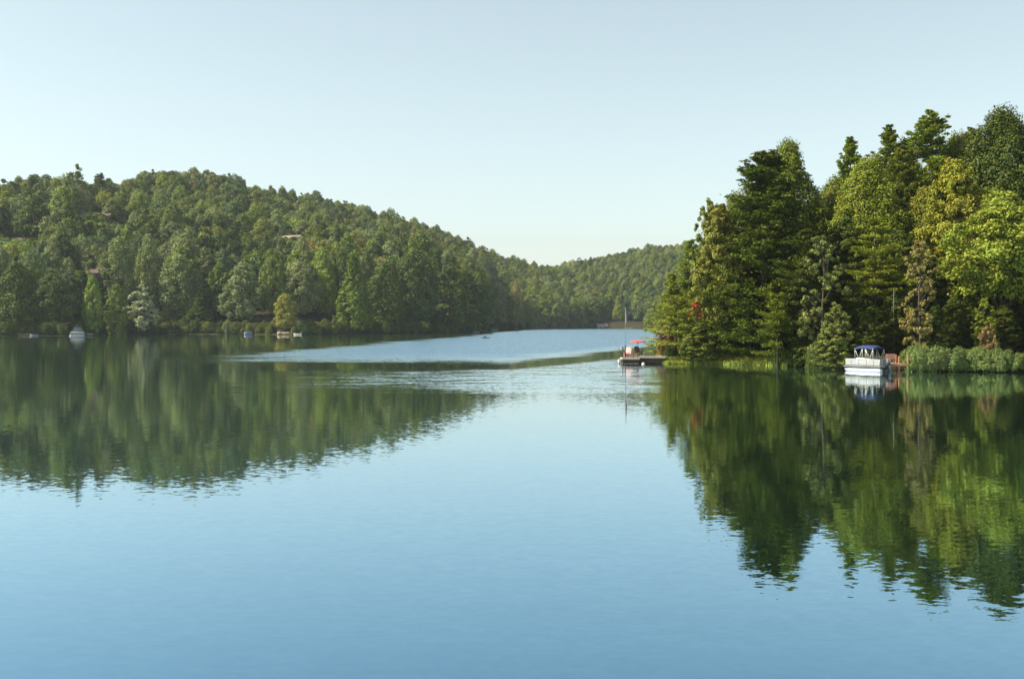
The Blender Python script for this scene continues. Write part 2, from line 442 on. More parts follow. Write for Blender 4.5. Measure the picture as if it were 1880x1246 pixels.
# ------------------------------------------------------------------ water
def mat_water():
    m, nt, N, L = new_mat('lake_water')
    def math_(op, a, b=None, c=None):
        n = N.new('ShaderNodeMath'); n.operation = op
        for i, v in enumerate((a, b, c)):
            if v is None: continue
            if isinstance(v, (int, float)): n.inputs[i].default_value = v
            else: L.new(v, n.inputs[i])
        return n.outputs[0]
    def sstep(v, a, b):
        n = N.new('ShaderNodeMapRange'); n.interpolation_type = 'SMOOTHSTEP'
        L.new(v, n.inputs['Value'])
        n.inputs['From Min'].default_value = a; n.inputs['From Max'].default_value = b
        return n.outputs['Result']
    out = N.new('ShaderNodeOutputMaterial')
    geo = N.new('ShaderNodeNewGeometry')
    sx = N.new('ShaderNodeSeparateXYZ'); L.new(geo.outputs['Position'], sx.inputs[0])
    X, Y = sx.outputs['X'], sx.outputs['Y']
    def noise(scale, detail, stretch=(1, 1, 1), rough=0.5):
        mp = N.new('ShaderNodeVectorMath'); mp.operation = 'MULTIPLY'
        mp.inputs[1].default_value = stretch
        L.new(geo.outputs['Position'], mp.inputs[0])
        n = N.new('ShaderNodeTexNoise'); n.inputs['Scale'].default_value = scale; n.inputs['Detail'].default_value = detail
        n.inputs['Roughness'].default_value = rough
        L.new(mp.outputs[0], n.inputs['Vector'])
        return n
    warp = noise(0.05, 5, (0.5, 1, 1), 0.65).outputs['Fac']
    warp = math_('SUBTRACT', warp, 0.5)
    # wind-ruffled reach: beyond yA and outside the lee of the far bank
    fine = math_('SUBTRACT', noise(0.5, 4, (0.12, 1, 1), 0.6).outputs['Fac'], 0.5)
    warp = math_('MULTIPLY_ADD', fine, 0.55, warp)
    slick = math_('MULTIPLY_ADD', noise(0.07, 4, (0.4, 1, 1)).outputs['Fac'], 0.030, 0.008)
    xp = math_('MAXIMUM', X, 0.0)
    yA = math_('MULTIPLY_ADD', xp, 3.1, 141.0)
    a_y = sstep(math_('ADD', math_('SUBTRACT', Y, yA), math_('MULTIPLY', warp, 44.0)), -18.0, 30.0)
    xl = math_('MULTIPLY_ADD', math_('SUBTRACT', Y, 140.0), 0.085, -40.0)
    a_x = sstep(math_('ADD', math_('SUBTRACT', X, xl), math_('MULTIPLY', warp, 24.0)), -7.0, 12.0)
    A = math_('MULTIPLY', a_y, a_x)
    # a second, broken patch of cat's-paws nearer in
    yB = math_('MULTIPLY_ADD', xp, 2.6, 113.0)
    b_far = sstep(math_('SUBTRACT', yB, math_('ADD', Y, math_('MULTIPLY', warp, 12.0))), -2.0, 8.0)
    b_near = sstep(math_('ADD', Y, math_('MULTIPLY', warp, 14.0)), 70.0, 88.0)
    b_l = sstep(math_('ADD', X, math_('MULTIPLY', warp, 16.0)), -26.0, -12.0)
    b_r = sstep(math_('SUBTRACT', 24.0, math_('ADD', X, math_('MULTIPLY', warp, 14.0))), 0.0, 10.0)
    patch = sstep(noise(0.5, 3, (0.3, 1, 1)).outputs['Fac'], 0.22, 0.74)
    B = math_('MULTIPLY', math_('MULTIPLY', b_far, b_near), math_('MULTIPLY', math_('MULTIPLY', b_l, b_r), patch))
    slope = math_('ADD', math_('MULTIPLY_ADD', A, 0.6, slick), math_('MULTIPLY', B, 0.13))
    w1 = noise(9.0, 2, (0.7, 1, 1)).outputs['Color']
    w2 = noise(4.6, 2, (0.6, 1, 1)).outputs['Color']
    add = N.new('ShaderNodeVectorMath'); add.operation = 'ADD'
    L.new(w1, add.inputs[0]); L.new(w2, add.inputs[1])
    sub = N.new('ShaderNodeVectorMath'); sub.operation = 'SUBTRACT'; sub.inputs[1].default_value = (1, 1, 1)
    L.new(add.outputs[0], sub.inputs[0])
    sc = N.new('ShaderNodeVectorMath'); sc.operation = 'SCALE'
    L.new(sub.outputs[0], sc.inputs[0]); L.new(slope, sc.inputs['Scale'])
    flat = N.new('ShaderNodeVectorMath'); flat.operation = 'MULTIPLY'; flat.inputs[1].default_value = (0.6, 1, 0)
    L.new(sc.outputs[0], flat.inputs[0])
    up = N.new('ShaderNodeVectorMath'); up.operation = 'ADD'; up.inputs[1].default_value = (0, 0, 1)
    # ruffled water shows mostly the facets that lean towards whoever looks at it
    lean = N.new('ShaderNodeVectorMath'); lean.operation = 'MULTIPLY'; lean.inputs[1].default_value = (1, 1, 0)
    L.new(geo.outputs['Incoming'], lean.inputs[0])
    lsc = N.new('ShaderNodeVectorMath'); lsc.operation = 'SCALE'; L.new(lean.outputs[0], lsc.inputs[0])
    L.new(math_('MULTIPLY_ADD', A, 0.12, math_('MULTIPLY', B, 0.035)), lsc.inputs['Scale'])
    fl2 = N.new('ShaderNodeVectorMath'); fl2.operation = 'ADD'
    L.new(flat.outputs[0], fl2.inputs[0]); L.new(lsc.outputs[0], fl2.inputs[1])
    L.new(fl2.outputs[0], up.inputs[0])
    nrm = N.new('ShaderNodeVectorMath'); nrm.operation = 'NORMALIZE'; L.new(up.outputs[0], nrm.inputs[0])
    # reflectance falls and turns bluer as one looks down more steeply
    dot = N.new('ShaderNodeVectorMath'); dot.operation = 'DOT_PRODUCT'
    L.new(nrm.outputs[0], dot.inputs[0]); L.new(geo.outputs['Incoming'], dot.inputs[1])
    cosv = math_('MAXIMUM', dot.outputs['Value'], 0.01)
    comb = N.new('ShaderNodeCombineXYZ')
    for i, k in enumerate((4.1, 2.4, 1.5)):
        e = math_('POWER', math.e, math_('MULTIPLY', cosv, -k))
        L.new(e, comb.inputs[i])
    gl = N.new('ShaderNodeBsdfGlossy'); gl.inputs['Roughness'].default_value = 0.015
    L.new(comb.outputs[0], gl.inputs['Color']); L.new(nrm.outputs[0], gl.inputs['Normal'])
    df = N.new('ShaderNodeBsdfDiffuse'); df.inputs['Color'].default_value = (0.002, 0.004, 0.002, 1)
    ad = N.new('ShaderNodeAddShader')
    L.new(gl.outputs['BSDF'], ad.inputs[0]); L.new(df.outputs['BSDF'], ad.inputs[1])
    L.new(ad.outputs['Shader'], out.inputs['Surface'])
    return m
wb = MB(); wb.grid([[(-1000, -90, 0), (1000, -90, 0)], [(-1000, 1500, 0), (1000, 1500, 0)]])
tag(wb.build('water', mat_water()), kind='structure')

# ------------------------------------------------------------------ planting helpers
TINT = {
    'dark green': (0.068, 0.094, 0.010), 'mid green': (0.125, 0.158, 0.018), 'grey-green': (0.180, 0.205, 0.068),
    'olive-green': (0.180, 0.190, 0.028), 'blue-green': (0.085, 0.125, 0.038), 'yellow-green': (0.195, 0.240, 0.028),
    'russet-tinged': (0.225, 0.175, 0.055), 'cream-leaved': (0.36, 0.35, 0.19), 'golden': (0.26, 0.22, 0.032),
    'red': (0.462, 0.083, 0.033), 'orange': (0.27, 0.155, 0.05), 'fresh green': (0.165, 0.210, 0.020),
}
def vary(c, s=0.14):
    k = random.uniform(1 - s, 1 + s)
    return [c[0] * k * random.uniform(0.92, 1.08), c[1] * k, c[2] * k * random.uniform(0.85, 1.15)]

def plant(kind, x, y, z, height, width, tint, label, cat, group, parts=True, rz=None, lean=0.0, name=None):
    rz = random.uniform(0, 6.28) if rz is None else rz
    s = (width / kind.W, width / kind.W, height / kind.H)
    nm = name or kind.name
    if parts:
        t = empty(nm, (x, y, z), rz)
        c = link(bpy.data.objects.new('crown' if kind.name != 'shrub' else 'foliage', kind.crown), t)
        k = link(bpy.data.objects.new('trunk' if kind.name != 'shrub' else 'stem', kind.trunk), t)
        c['tint'] = [float(v) for v in tint]
    else:
        t = link(bpy.data.objects.new(nm, kind.whole))
        t.location = (x, y, z); t.rotation_euler = (0, 0, rz)
        t['tint'] = [float(v) for v in tint]
    t.scale = s
    if lean: t.rotation_euler = (0, lean, rz)
    return tag(t, label, cat, group)

# ------------------------------------------------------------------ right shore trees
GR = 'trees on the wooded shore beside the pontoon boat'
def near(kind, px, D, top, wpx, tint, label, sink=0.25, rz=None, s=0.08, lean=0.0):
    x = (px - CX) * D / F
    z = gz(x, D) - sink
    h = H0 + (YH - top) * D / F - z
    return plant(kind, x, D, z, h, wpx * D / F, [v * f for v, f in zip(vary(TINT[tint] if isinstance(tint, str) else tint, s), (1.12, 1.06, .95))], label, 'tree', GR, True, rz, lean)
b, p, s_ = NEAR_B, NEAR_P, NEAR_S
NEAR_TREES = [
    (p[5], 1402, 127, 272, 215, 'dark green', 'big dark white pine with plumed boughs, heading the wooded point'),
    (b[6], 1455, 139, 250, 165, 'mid green', 'tall pale-topped broadleaf tree rising just behind the big dark pine'),
    (b[1], 1318, 129, 372, 110, 'olive-green', 'sunlit olive broadleaf tree on the open-water side of the big dark pine'),
    (b[4], 1296, 130, 362, 75, (0.165, 0.195, 0.04), 'thin tree with rusty top leaves against the sky, lake side of the grove'),
    (b[5], 1352, 137, 345, 120, 'mid green', 'mid green broadleaf tree filling in behind the big dark pine, lake side'),
    (p[1], 1268, 141, 438, 95, (0.20, 0.245, 0.035), 'light green pine on the outer slope, in front of the far hills'),
    (p[1], 1232, 137, 500, 85, (0.20, 0.245, 0.035), 'small bright pine lowest on the outer slope of the grove'),
    (p[2], 1240, 128.5, 540, 120, (0.20, 0.245, 0.035), 'spreading young pine with bare trunk leaning over the dock'),
    (b[4], 1276, 127.0, 548, 40, (0.40, 0.115, 0.05), 'small red maple glowing beside the young pine'),
    (b[3], 1222, 131, 596, 38, 'orange', 'little orange-leaved tree behind the umbrella dock'),
    (b[1], 1308, 127.6, 520, 62, 'yellow-green', 'low yellow-green tree at the bank between red maple and dark pine'),
    (p[3], 1475, 121, 420, 150, 'dark green', 'dark hemlock with level sprays leaning over the shaded water'),
    (p[2], 1428, 119.5, 535, 95, 'mid green', 'young pine with bright tufts under the big dark pine'),
    (b[4], 1517, 117, 430, 95, (0.165, 0.19, 0.05), 'pale-leaved tree with glinting leaves left of the moored boat'),
    (b[5], 1588, 136, 285, 165, 'fresh green', 'broad light green tree in mid grove below the twin conifer tops'),
    (p[4], 1562, 150, 250, 110, 'fresh green', 'conifer whose narrow top is the lower of two on the skyline'),
    (p[4], 1632, 150, 228, 120, 'mid green', 'conifer whose bushy top stands alone above the mid grove'),
    (p[4], 1712, 148, 200, 170, 'fresh green', 'great feathery pine on the skyline beside the dark round oak'),
    (b[5], 1840, 141, 188, 190, 'dark green', 'dark round-headed oak, the tallest tree of the grove'),
    (b[6], 1925, 137, 205, 150, 'dark green', 'dark oak cut off by the frame beside the tallest oak'),
    (p[0], 1660, 139, 270, 130, 'mid green', 'grey-green pine standing in front of the great feathery pine'),
    (p[3], 1606, 121, 395, 150, 'fresh green', 'sunlit hemlock with level sprays right above the moored boat'),
    (b[0], 1752, 131, 288, 140, (0.21, 0.225, 0.025), 'golden-green tree, the yellowest crown high in the grove'),
    (b[6], 1702, 134, 340, 130, 'olive-green', 'olive tree below the yellowest crown of the grove'),
    (b[2], 1842, 117, 345, 205, 'yellow-green', 'wide bright maple reaching over the shrub row'),
    (b[2], 1965, 114, 330, 190, 'yellow-green', 'bright maple mostly cut off by the frame'),
    (b[4], 1686, 113.5, 440, 80, (0.215, 0.20, 0.06), 'slender dogwood with rusty cream leaves behind the small cedar dock'),
    (b[1], 1772, 127, 440, 110, 'dark green', 'shaded tree under the golden crown beside the dogwood'),
    (b[3], 1806, 112.5, 545, 45, 'fresh green', 'small bright sapling rising behind the shrub row'),
    (b[1], 1900, 124, 470, 110, 'dark green', 'shaded tree standing under the bright maple'),
    (b[5], 1535, 143, 318, 150, 'mid green', 'mid green tree in the notch between dark pine and light green tree'),
    (p[0], 1500, 150, 370, 130, 'dark green', 'dark pine deep in the gap behind the pale-leaved tree'),
    (b[1], 1490, 121, 450, 90, 'dark green', 'shaded tree between the dark hemlock and the pale-leaved tree'),
    (b[0], 1650, 128, 420, 110, 'dark green', 'shaded tree behind the sunlit hemlock'),
    (p[4], 1785, 150, 232, 120, 'mid green', 'pine top showing between feathery pine and tallest oak'),
    (b[0], 1410, 150, 330, 110, 'olive-green', 'olive tree half hidden behind the big dark pine'),
    (b[5], 1602, 147, 280, 120, 'mid green', 'rounded green crown on the skyline between the two lesser conifer tops'),
    (b[6], 1668, 150, 248, 120, 'mid green', 'rounded crown on the skyline between bushy-topped conifer and great feathery pine'),
    (b[5], 1755, 150, 236, 120, 'olive-green', 'rounded crown on the skyline between great feathery pine and tallest oak'),
    (p[1], 1300, 146, 420, 90, 'mid green', 'green pine behind the sunlit olive tree'),
    (b[0], 1735, 142, 320, 120, 'dark green', 'dark crown between golden tree and great feathery pine'),
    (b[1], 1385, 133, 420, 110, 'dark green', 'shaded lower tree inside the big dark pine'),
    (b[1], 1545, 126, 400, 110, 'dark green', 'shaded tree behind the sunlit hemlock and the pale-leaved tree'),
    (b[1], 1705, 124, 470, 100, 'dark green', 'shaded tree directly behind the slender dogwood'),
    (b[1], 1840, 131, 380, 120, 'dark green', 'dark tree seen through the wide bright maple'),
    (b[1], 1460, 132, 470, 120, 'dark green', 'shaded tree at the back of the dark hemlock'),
]
for t in NEAR_TREES: near(*t)
# shade trees further back, standing shoulder to shoulder up the slope
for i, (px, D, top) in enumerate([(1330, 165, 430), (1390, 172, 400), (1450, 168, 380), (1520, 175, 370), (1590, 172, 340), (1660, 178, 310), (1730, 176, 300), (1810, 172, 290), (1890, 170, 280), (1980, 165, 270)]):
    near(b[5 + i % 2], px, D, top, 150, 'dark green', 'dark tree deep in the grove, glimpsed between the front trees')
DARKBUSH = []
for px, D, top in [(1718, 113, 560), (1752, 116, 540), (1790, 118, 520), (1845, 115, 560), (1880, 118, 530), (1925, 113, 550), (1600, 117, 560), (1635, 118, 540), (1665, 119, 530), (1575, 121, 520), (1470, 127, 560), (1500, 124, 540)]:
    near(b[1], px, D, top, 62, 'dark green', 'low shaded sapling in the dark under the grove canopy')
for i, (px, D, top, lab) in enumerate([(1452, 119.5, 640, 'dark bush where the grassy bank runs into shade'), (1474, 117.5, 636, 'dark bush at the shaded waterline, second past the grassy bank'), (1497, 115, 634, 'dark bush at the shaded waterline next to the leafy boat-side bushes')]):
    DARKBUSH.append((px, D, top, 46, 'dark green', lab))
# bare trunk in the shade
tb = MB(); x, y = (1641 - CX) * 117 / F, 117
tb.tube([(x, y, gz(x, y) - .3), (x + .02, y, 3.5), (x - .02, y, 5.5), (x + .01, y, 8)], [.085, .08, .07, .05], 7)
tag(tb.build('bare_trunk', M_PALEBARK, None, True), 'pale bare tree trunk standing in the shade behind the moored boat', 'tree trunk')

GB = 'low plants on the grassy bank'
GS = 'shrubs along the shore by the cedar dock'
def shrub(px, D, top, wpx, tint, label, kind=None, group=None, s=0.1):
    x = (px - CX) * D / F; z = max(gz(x, D), -0.05) - 0.25
    if group == GB: top -= 5; wpx *= 1.3
    if group == GS and kind is s_[0]: wpx *= 1.25; z += .45
    h = H0 + (YH - top) * D / F - z
    return plant(kind or random.choice(s_), x, D, z, h, wpx * D / F, vary(TINT[tint] if isinstance(tint, str) else tint, s), label, 'shrub', group, name='shrub')
GS = 'shrubs along the shore by the cedar dock'
RH = (0.15, 0.195, 0.05)
shrub(1281, 126.5, 588, 52, (0.15, 0.18, 0.03), 'leafy green sapling right in front of the red maple', NEAR_B[1], GB)
shrub(1302, 127.0, 622, 44, (0.17, 0.2, 0.03), 'low leafy bush beside the sapling on the grassy bank', NEAR_B[1], GB)
for px, D, top, w, lab in [
    (1686, 107.2, 628, 54, 'shrub at the dock end of the evergreen row, touching the cedar steps'),
    (1722, 106.9, 632, 58, 'second shrub of the evergreen row from the cedar dock'),
    (1757, 106.6, 634, 52, 'third shrub of the evergreen row, below the shaded trees'),
    (1795, 106.3, 634, 58, 'fourth shrub of the evergreen row, just before the orange bush'),
    (1833, 106.0, 636, 56, 'fifth shrub of the evergreen row, below the orange bush'),
    (1866, 105.8, 646, 46, 'low last shrub of the evergreen row, at the frame edge'),
    (1905, 105.4, 640, 60, 'shrub past the evergreen row, cut off by the frame')]:
    shrub(px, D, top, w, RH, lab, s_[0], GS)
shrub(1538, 111.4, 556, 62, (0.17, 0.195, 0.04), 'tall leafy bush at the water beside the bow of the moored boat', NEAR_B[3], GS)
shrub(1520, 112.5, 606, 56, (0.16, 0.185, 0.038), 'lower leafy bush half hidden by the tall bush beside the boat', NEAR_B[1], GS)
shrub(1817, 110.5, 596, 44, (0.24, 0.155, 0.05), 'orange autumn bush showing above the shrub row', s_[1], GS)
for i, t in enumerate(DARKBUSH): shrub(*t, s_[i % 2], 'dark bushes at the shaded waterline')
for i, (px, D, top, w, tn, lab) in enumerate([
    (1232, 128.6, 640, 34, 'dark green', 'dark shrub at the dock end of the grassy bank'),
    (1258, 127.8, 645, 32, 'mid green', 'green shrub beside the leaning pine trunk on the bank'),
    (1335, 126.6, 653, 34, 'yellow-green', 'bright low plant by the bare orange soil'),
    (1366, 126.2, 655, 30, 'fresh green', 'green clump overhanging the water in mid bank'),
    (1398, 124.8, 655, 34, 'yellow-green', 'bright clump near the shaded end of the bank'),
    (1428, 122.6, 658, 30, 'fresh green', 'last green clump where the bank turns dark')]):
    shrub(px, D, top, w, tn, lab, s_[i % 2], GB)

# grass on the bank
gx, gy = [], []
while len(gx) < 15000:
    px, D = random.uniform(1205, 1900), random.uniform(102, 134)
    d = D - float(RF(px))
    if random.random() < .5: D = float(RF(px)) + random.uniform(-1.5, .4); d = min(.5, max(-.6, D - float(RF(px))))
    if px > 1445: continue
    if -0.7 < d < (5 if px < 1440 else 0.0): gx.append((px - CX) * D / F); gy.append(D)
gx, gy = np.array(gx), np.array(gy)
P = np.stack([gx, gy, np.maximum(ground(gx, gy), -.05) + 0.12], -1)
Nn = unit(np.stack([RNG.normal(size=len(gx)), RNG.normal(size=len(gx)) - 0.4, 0.25 * RNG.normal(size=len(gx))], -1))
V, Fq = leaf_quads(P, Nn, RNG.uniform(0.14, 0.42, len(gx)), 0.14, np.tile([0, 0, 1.0], (len(gx), 1)))
g = link(bpy.data.objects.new('grass', np_mesh('grass', V, Fq, [M_LEAF], None, RNG.uniform(0, 1, len(gx)))))
g['tint'] = [0.27, 0.30, 0.045]
tag(g, 'yellow-green grass along the sunny bank', kind='stuff')
# bare soil
sb = MB()
c0 = Vector(((1336 - CX) * 130 / F, 130, 0))
ring = [(c0.x + 1.9 * math.cos(a) * random.uniform(.8, 1.1), c0.y + 2.2 * math.sin(a) * random.uniform(.8, 1.1)) for a in np.linspace(0, 6.28, 15)[:-1]]
sv = [(c0.x, c0.y, gz(c0.x, c0.y) + 0.09)] + [(u, v, gz(u, v) + 0.04) for u, v in ring]
sb.add(sv, [(0, i + 1, (i + 1) % 14 + 1) for i in range(14)])
tag(sb.build('bare_ground', plain('orange_soil', (0.42, 0.2, 0.1), 0.95, var=0.3)), kind='structure')

# ------------------------------------------------------------------ pontoon boat
def pontoon_boat(name, loc, rz, label, scale=1.0):
    """Bow towards local -x; 4.3 m by 1.8 m."""
    t = empty(name, loc, rz)
    Lh, Wh = 2.15, 0.9
    for sy in (-1, 1):
        m = MB()
        m.tube([(-Lh - 0.05, sy * .62, .30), (-Lh + .12, sy * .62, .2), (-Lh + .5, sy * .62, .11), (Lh - .1, sy * .62, .11), (Lh, sy * .62, .13)], [.03, .17, .27, .27, .2], 14)
        m.build('pontoon', M_ALU, t, True)
    m = MB(); m.box((0, 0, .47), (2 * Lh, 2 * Wh, .12)); m.build('deck', M_WHITE, t, bevel=.02)
    m = MB(); m.box((0, -Wh - .012, .46), (2 * Lh + .04, .02, .05)); m.box((0, Wh + .012, .46), (2 * Lh + .04, .02, .05)); m.box((Lh + .012, 0, .46), (.02, 2 * Wh, .05))
    m.build('rub_rail', M_RUBBER, t)
    zt, zb = 1.2, .56
    def fence(x0, y0, x1, y1):
        m = MB(); cx, cy = (x0 + x1) / 2, (y0 + y1) / 2
        m.box((cx, cy, (zt + zb) / 2), (abs(x1 - x0) + .02, abs(y1 - y0) + .02, zt - zb - .06))
        f = m.build('fence_panel', M_WHITE, t)
        m = MB(); m.tube([(x0, y0, zb), (x0, y0, zt), (x1, y1, zt), (x1, y1, zb)], .022, 6)
        for k in (.33, .66): m.tube([(x0 + (x1 - x0) * k, y0 + (y1 - y0) * k, zb), (x0 + (x1 - x0) * k, y0 + (y1 - y0) * k, zt)], .014, 5)
        m.build('rail', M_TUBE, f, True)
        return f
    e = Wh - .06
    f = fence(-Lh + .25, -e, Lh - .12, -e)                     # the side towards the open water
    # a plain swoosh on the panel
    m = MB(); m.grid([[(-.9 + 1.7 * k / 12, -e - .016, .92 + .07 * math.sin(k / 12 * 3.1) - (.09 if j else 0) * math.sin(math.pi * k / 12)) for k in range(13)] for j in (0, 1)])
    m.build('stripe', plain('grey_stripe', (.42, .4, .42), .5), f)
    m = MB()
    for k in (-1.25, -.35, .55, 1.35): m.box((k, -e - .014, .86), (.05, .014, .56))
    m.box((0, -e - .013, .63), (3.9, .012, .05))
    m.build('panel_seam', M_SEAM, f)
    fence(-Lh + .25, e, Lh - .12, e)
    fence(-Lh + .25, -e, -Lh + .25, e)
    fence(Lh - .12, -e, Lh - .12, -.32); fence(Lh - .12, .32, Lh - .12, e)
    m = MB(); m.box((-1.35, .45, .78), (1.0, .55, .44)); m.box((-1.35, .7, 1.12), (1.0, .13, .34)); m.build('bench_seat', M_VINYL, t, bevel=.05)
    m = MB(); m.box((.2, -.5, .78), (1.1, .5, .44)); m.box((.2, -.74, 1.12), (1.1, .13, .34)); m.build('bench_seat', M_VINYL, t, bevel=.05)
    m = MB(); m.box((.75, .45, .95), (.5, .55, .7)); m.box((.55, .45, 1.36), (.05, .5, .2)); m.build('console', M_WHITE, t, bevel=.04)
    # bimini
    rows = []
    for i in range(9):
        u = i / 8; xx = -.9 + 2.3 * u
        rows.append([(xx, yy, 2.55 - .16 * (2 * u - 1) ** 2 - .30 * abs(yy / .92) ** 3 - .02 * math.cos(u * 12.5)) for yy in np.linspace(-.92, .92, 9)])
    m = MB(); m.grid(rows); m.build('canopy', M_BLUE, t, True, thick=.02)
    for sy in (-1, 1):
        for xa in (-.8, .42):
            m = MB(); y0 = sy * .86
            m.tube([(xa, y0, 2.2), (xa + .02, y0, 1.22)], .018, 6)
            m.tube([(xa, y0, 2.2), (xa + .45, y0, 1.22)], .018, 6)
            m.tube([(xa + .87, y0, 2.22), (xa + .5, y0, 1.22)], .018, 6)
            m.tube([(xa + .87, y0, 2.22), (xa + .87, y0, 1.22)], .018, 6)
            m.build('bimini_frame', M_TUBE, t, True)
    # outboard
    m = MB(); m.tube([(Lh + .28, 0, .98), (Lh + .28, 0, .9), (Lh + .28, 0, .68), (Lh + .26, 0, .6)], [.1, .17, .17, .1], 10)
    m.box((Lh + .24, 0, .3), (.14, .07, .7)); m.box((Lh + .1, 0, .5), (.22, .26, .3)); m.tube([(Lh + .12, 0, -.05), (Lh + .36, 0, -.05)], [.05, .07], 8)
    m.build('outboard_motor', M_DARK, t, bevel=.015)
    t.scale = (scale,) * 3
    return tag(t, label, 'boat')
D = 106.0
bc = at(1590, 683, 107.5)
# stern corner nearest the eye, bow pointing to the far left
boat = pontoon_boat('pontoon_boat', (bc.x + .03, 107.2, 0.0), R(-50 + 180 + 180), 'white pontoon boat with blue canopy moored by the cedar dock')
boat.rotation_euler = (0, 0, R(-55))
boat.scale = (.97,) * 3

# ------------------------------------------------------------------ cedar dock beside the boat
dk = empty('boat_dock', at(1652, 667, 107.6) * Vector((1, 1, 0)) if False else (at(1652, 667, 107.6).x, 107.6, 0))
m = MB()
for i in range(6): m.box((-1.2 + .3 * i, .6, .70), (.285, 3.6, .05))
m.build('deck', M_CEDAR, dk)
m = MB(); m.box((-.45, -1.18, .60), (1.8, .05, .15)); m.build('beam', M_BROWNPAINT, dk)
m = MB(); m.box((-.45, 2.3, .60), (1.8, .05, .15)); m.build('beam', M_BROWNPAINT, dk)
for xx, yy, zt in ((-.45, -1.08, 1.45), (.38, -1.08, 1.6), (-1.3, -1.08, .9), (.4, 2.2, 1.5)):
    m = MB(); m.box((xx, yy, (zt - 1.2) / 2), (.11, .11, zt + 1.2)); m.build('post', M_CEDAR, dk, bevel=.012)
tag(dk, 'small cedar plank dock with two posts beside the shrub row', 'dock')
bn = empty('bench', (at(1637, 660, 107.9).x, 107.9, .725), R(12))
m = MB(); m.box((0, 0, .42), (.95, .42, .05)); m.build('seat', M_BROWNPAINT, bn)
m = MB()
for k in range(3): m.box((0, .2, .55 + .15 * k), (.95, .035, .12))
m.build('backrest', M_PINK, bn)
for sx in (-1, 1):
    m = MB(); m.box((sx * .42, -.16, .2), (.06, .06, .395)); m.box((sx * .42, .24, .42), (.06, .045, .84)); m.build('leg', M_BROWNPAINT, bn)
tag(bn, 'reddish wooden bench on the cedar dock behind the pontoon boat', 'bench')
fb = MB(); fb.tube([(0, 0, .02), (0, 0, .1), (0, 0, .3), (0, 0, .5), (0, 0, .58)], [.05, .13, .15, .12, .04], 10)
o = fb.build('dock_fender', M_HULLBLUE, None, True); o.location = (at(1633, 674, 105.6).x, 105.6, 0)
tag(o, 'pale blue float hanging at the stern of the pontoon boat', 'fender')

# ------------------------------------------------------------------ umbrella dock at the point
D = 126.5
ox = at(1177, 660, D).x
ud = empty('lake_dock', (ox, D, 0))
m = MB()
for i in range(6): m.box((-2.02 + .31 * i, 0.1, .70), (.295, 2.4, .06))
m.build('deck', M_DECK, ud)
m = MB()
for i in range(10): m.box((-.14 + .31 * i, 1.4, .80), (.295, 3.0, .06))
m.build('upper_deck', M_DECK, ud)
m = MB(); m.box((-1.25, -1.13, .60), (1.9, .05, .14)); m.box((1.25, -.13, .70), (2.9, .05, .14)); m.box((-2.2, .1, .60), (.05, 2.4, .14)); m.build('fascia', M_DECK, ud)
m = MB(); m.box((-1.2, .15, .3), (1.75, 2.1, .44)); m.box((1.25, 1.3, .32), (2.7, 2.5, .55)); m.build('float', M_POST, ud)
for xx, yy, zt, w in ((-2.12, -1.0, 1.95, .12), (-1.86, -1.0, 2.1, .12), (-1.55, -1.0, 1.3, .07), (-.98, -1.0, 1.35, .07), (-.48, -1.0, 1.05, .07), (-2.12, 1.1, 1.35, .1), (2.4, -.02, 1.2, .08)):
    m = MB(); m.box((xx, yy, (zt - 1.0) / 2), (w, w, zt + 1.0)); m.build('post', M_POST, ud, bevel=.01)
m = MB(); m.box((-1.2, -1.02, 1.0), (1.35, .03, .34)); m.build('side_board', M_BROWNPAINT, ud)
tag(ud, 'floating wooden dock with dark posts off the tip of the point', 'dock')
fp = empty('flagpole', (at(1148, 660, 127.5).x, 127.5, .75))
m = MB(); m.tube([(0, 0, 0), (0, 0, 5.6)], [.024, .017], 7); m.build('pole', M_FLAG, fp, True)
m = MB(); m.tube([(0.02, 0, 5.5), (.05, .02, 5.2), (.08, .02, 4.7), (.12, .03, 4.2), (.1, .02, 3.8), (.05, 0, 3.55)], [.03, .05, .09, .12, .09, .03], 8)
m.build('flag', M_FLAG, fp, True)
tag(fp, 'tall thin pole with faded cloth hanging limp, on the umbrella dock', 'flagpole')
um = empty('patio_umbrella', (at(1171, 655, 127.6).x, 127.6, .83))
um.scale = (1, 1, .84)
m = MB(); m.tube([(0, 0, 0.05), (.0, 0, 2.15)], .022, 7); m.build('pole', M_POST, um, True)
m = MB(); m.tube([(0, 0, 0), (0, 0, .06), (0, 0, .09)], [.24, .24, .06], 12); m.build('base', M_DARK, um, True)
rows = []
for r_, z_ in ((.02, 2.16), (.25, 2.14), (.5, 2.09), (.75, 2.02), (.92, 1.95), (.94, 1.86)):
    rows.append([(r_ * math.cos(a) * (1 - .05 * math.cos(4 * a) ** 2), r_ * math.sin(a), z_ - .03 * r_ * math.cos(8 * a)) for a in np.linspace(0, 2 * math.pi, 33)])
m = MB(); m.grid(rows); m.build('canopy', M_RED, um, True, thick=.012)
for k in range(8):
    a = k * math.pi / 4 + .4; m = MB(); m.tube([(0, 0, 1.75), (.6 * math.cos(a), .6 * math.sin(a), 2.02)], .009, 4); m.build('rib', M_POST, um)
tag(um, 'red patio umbrella open over the floating dock', 'umbrella')
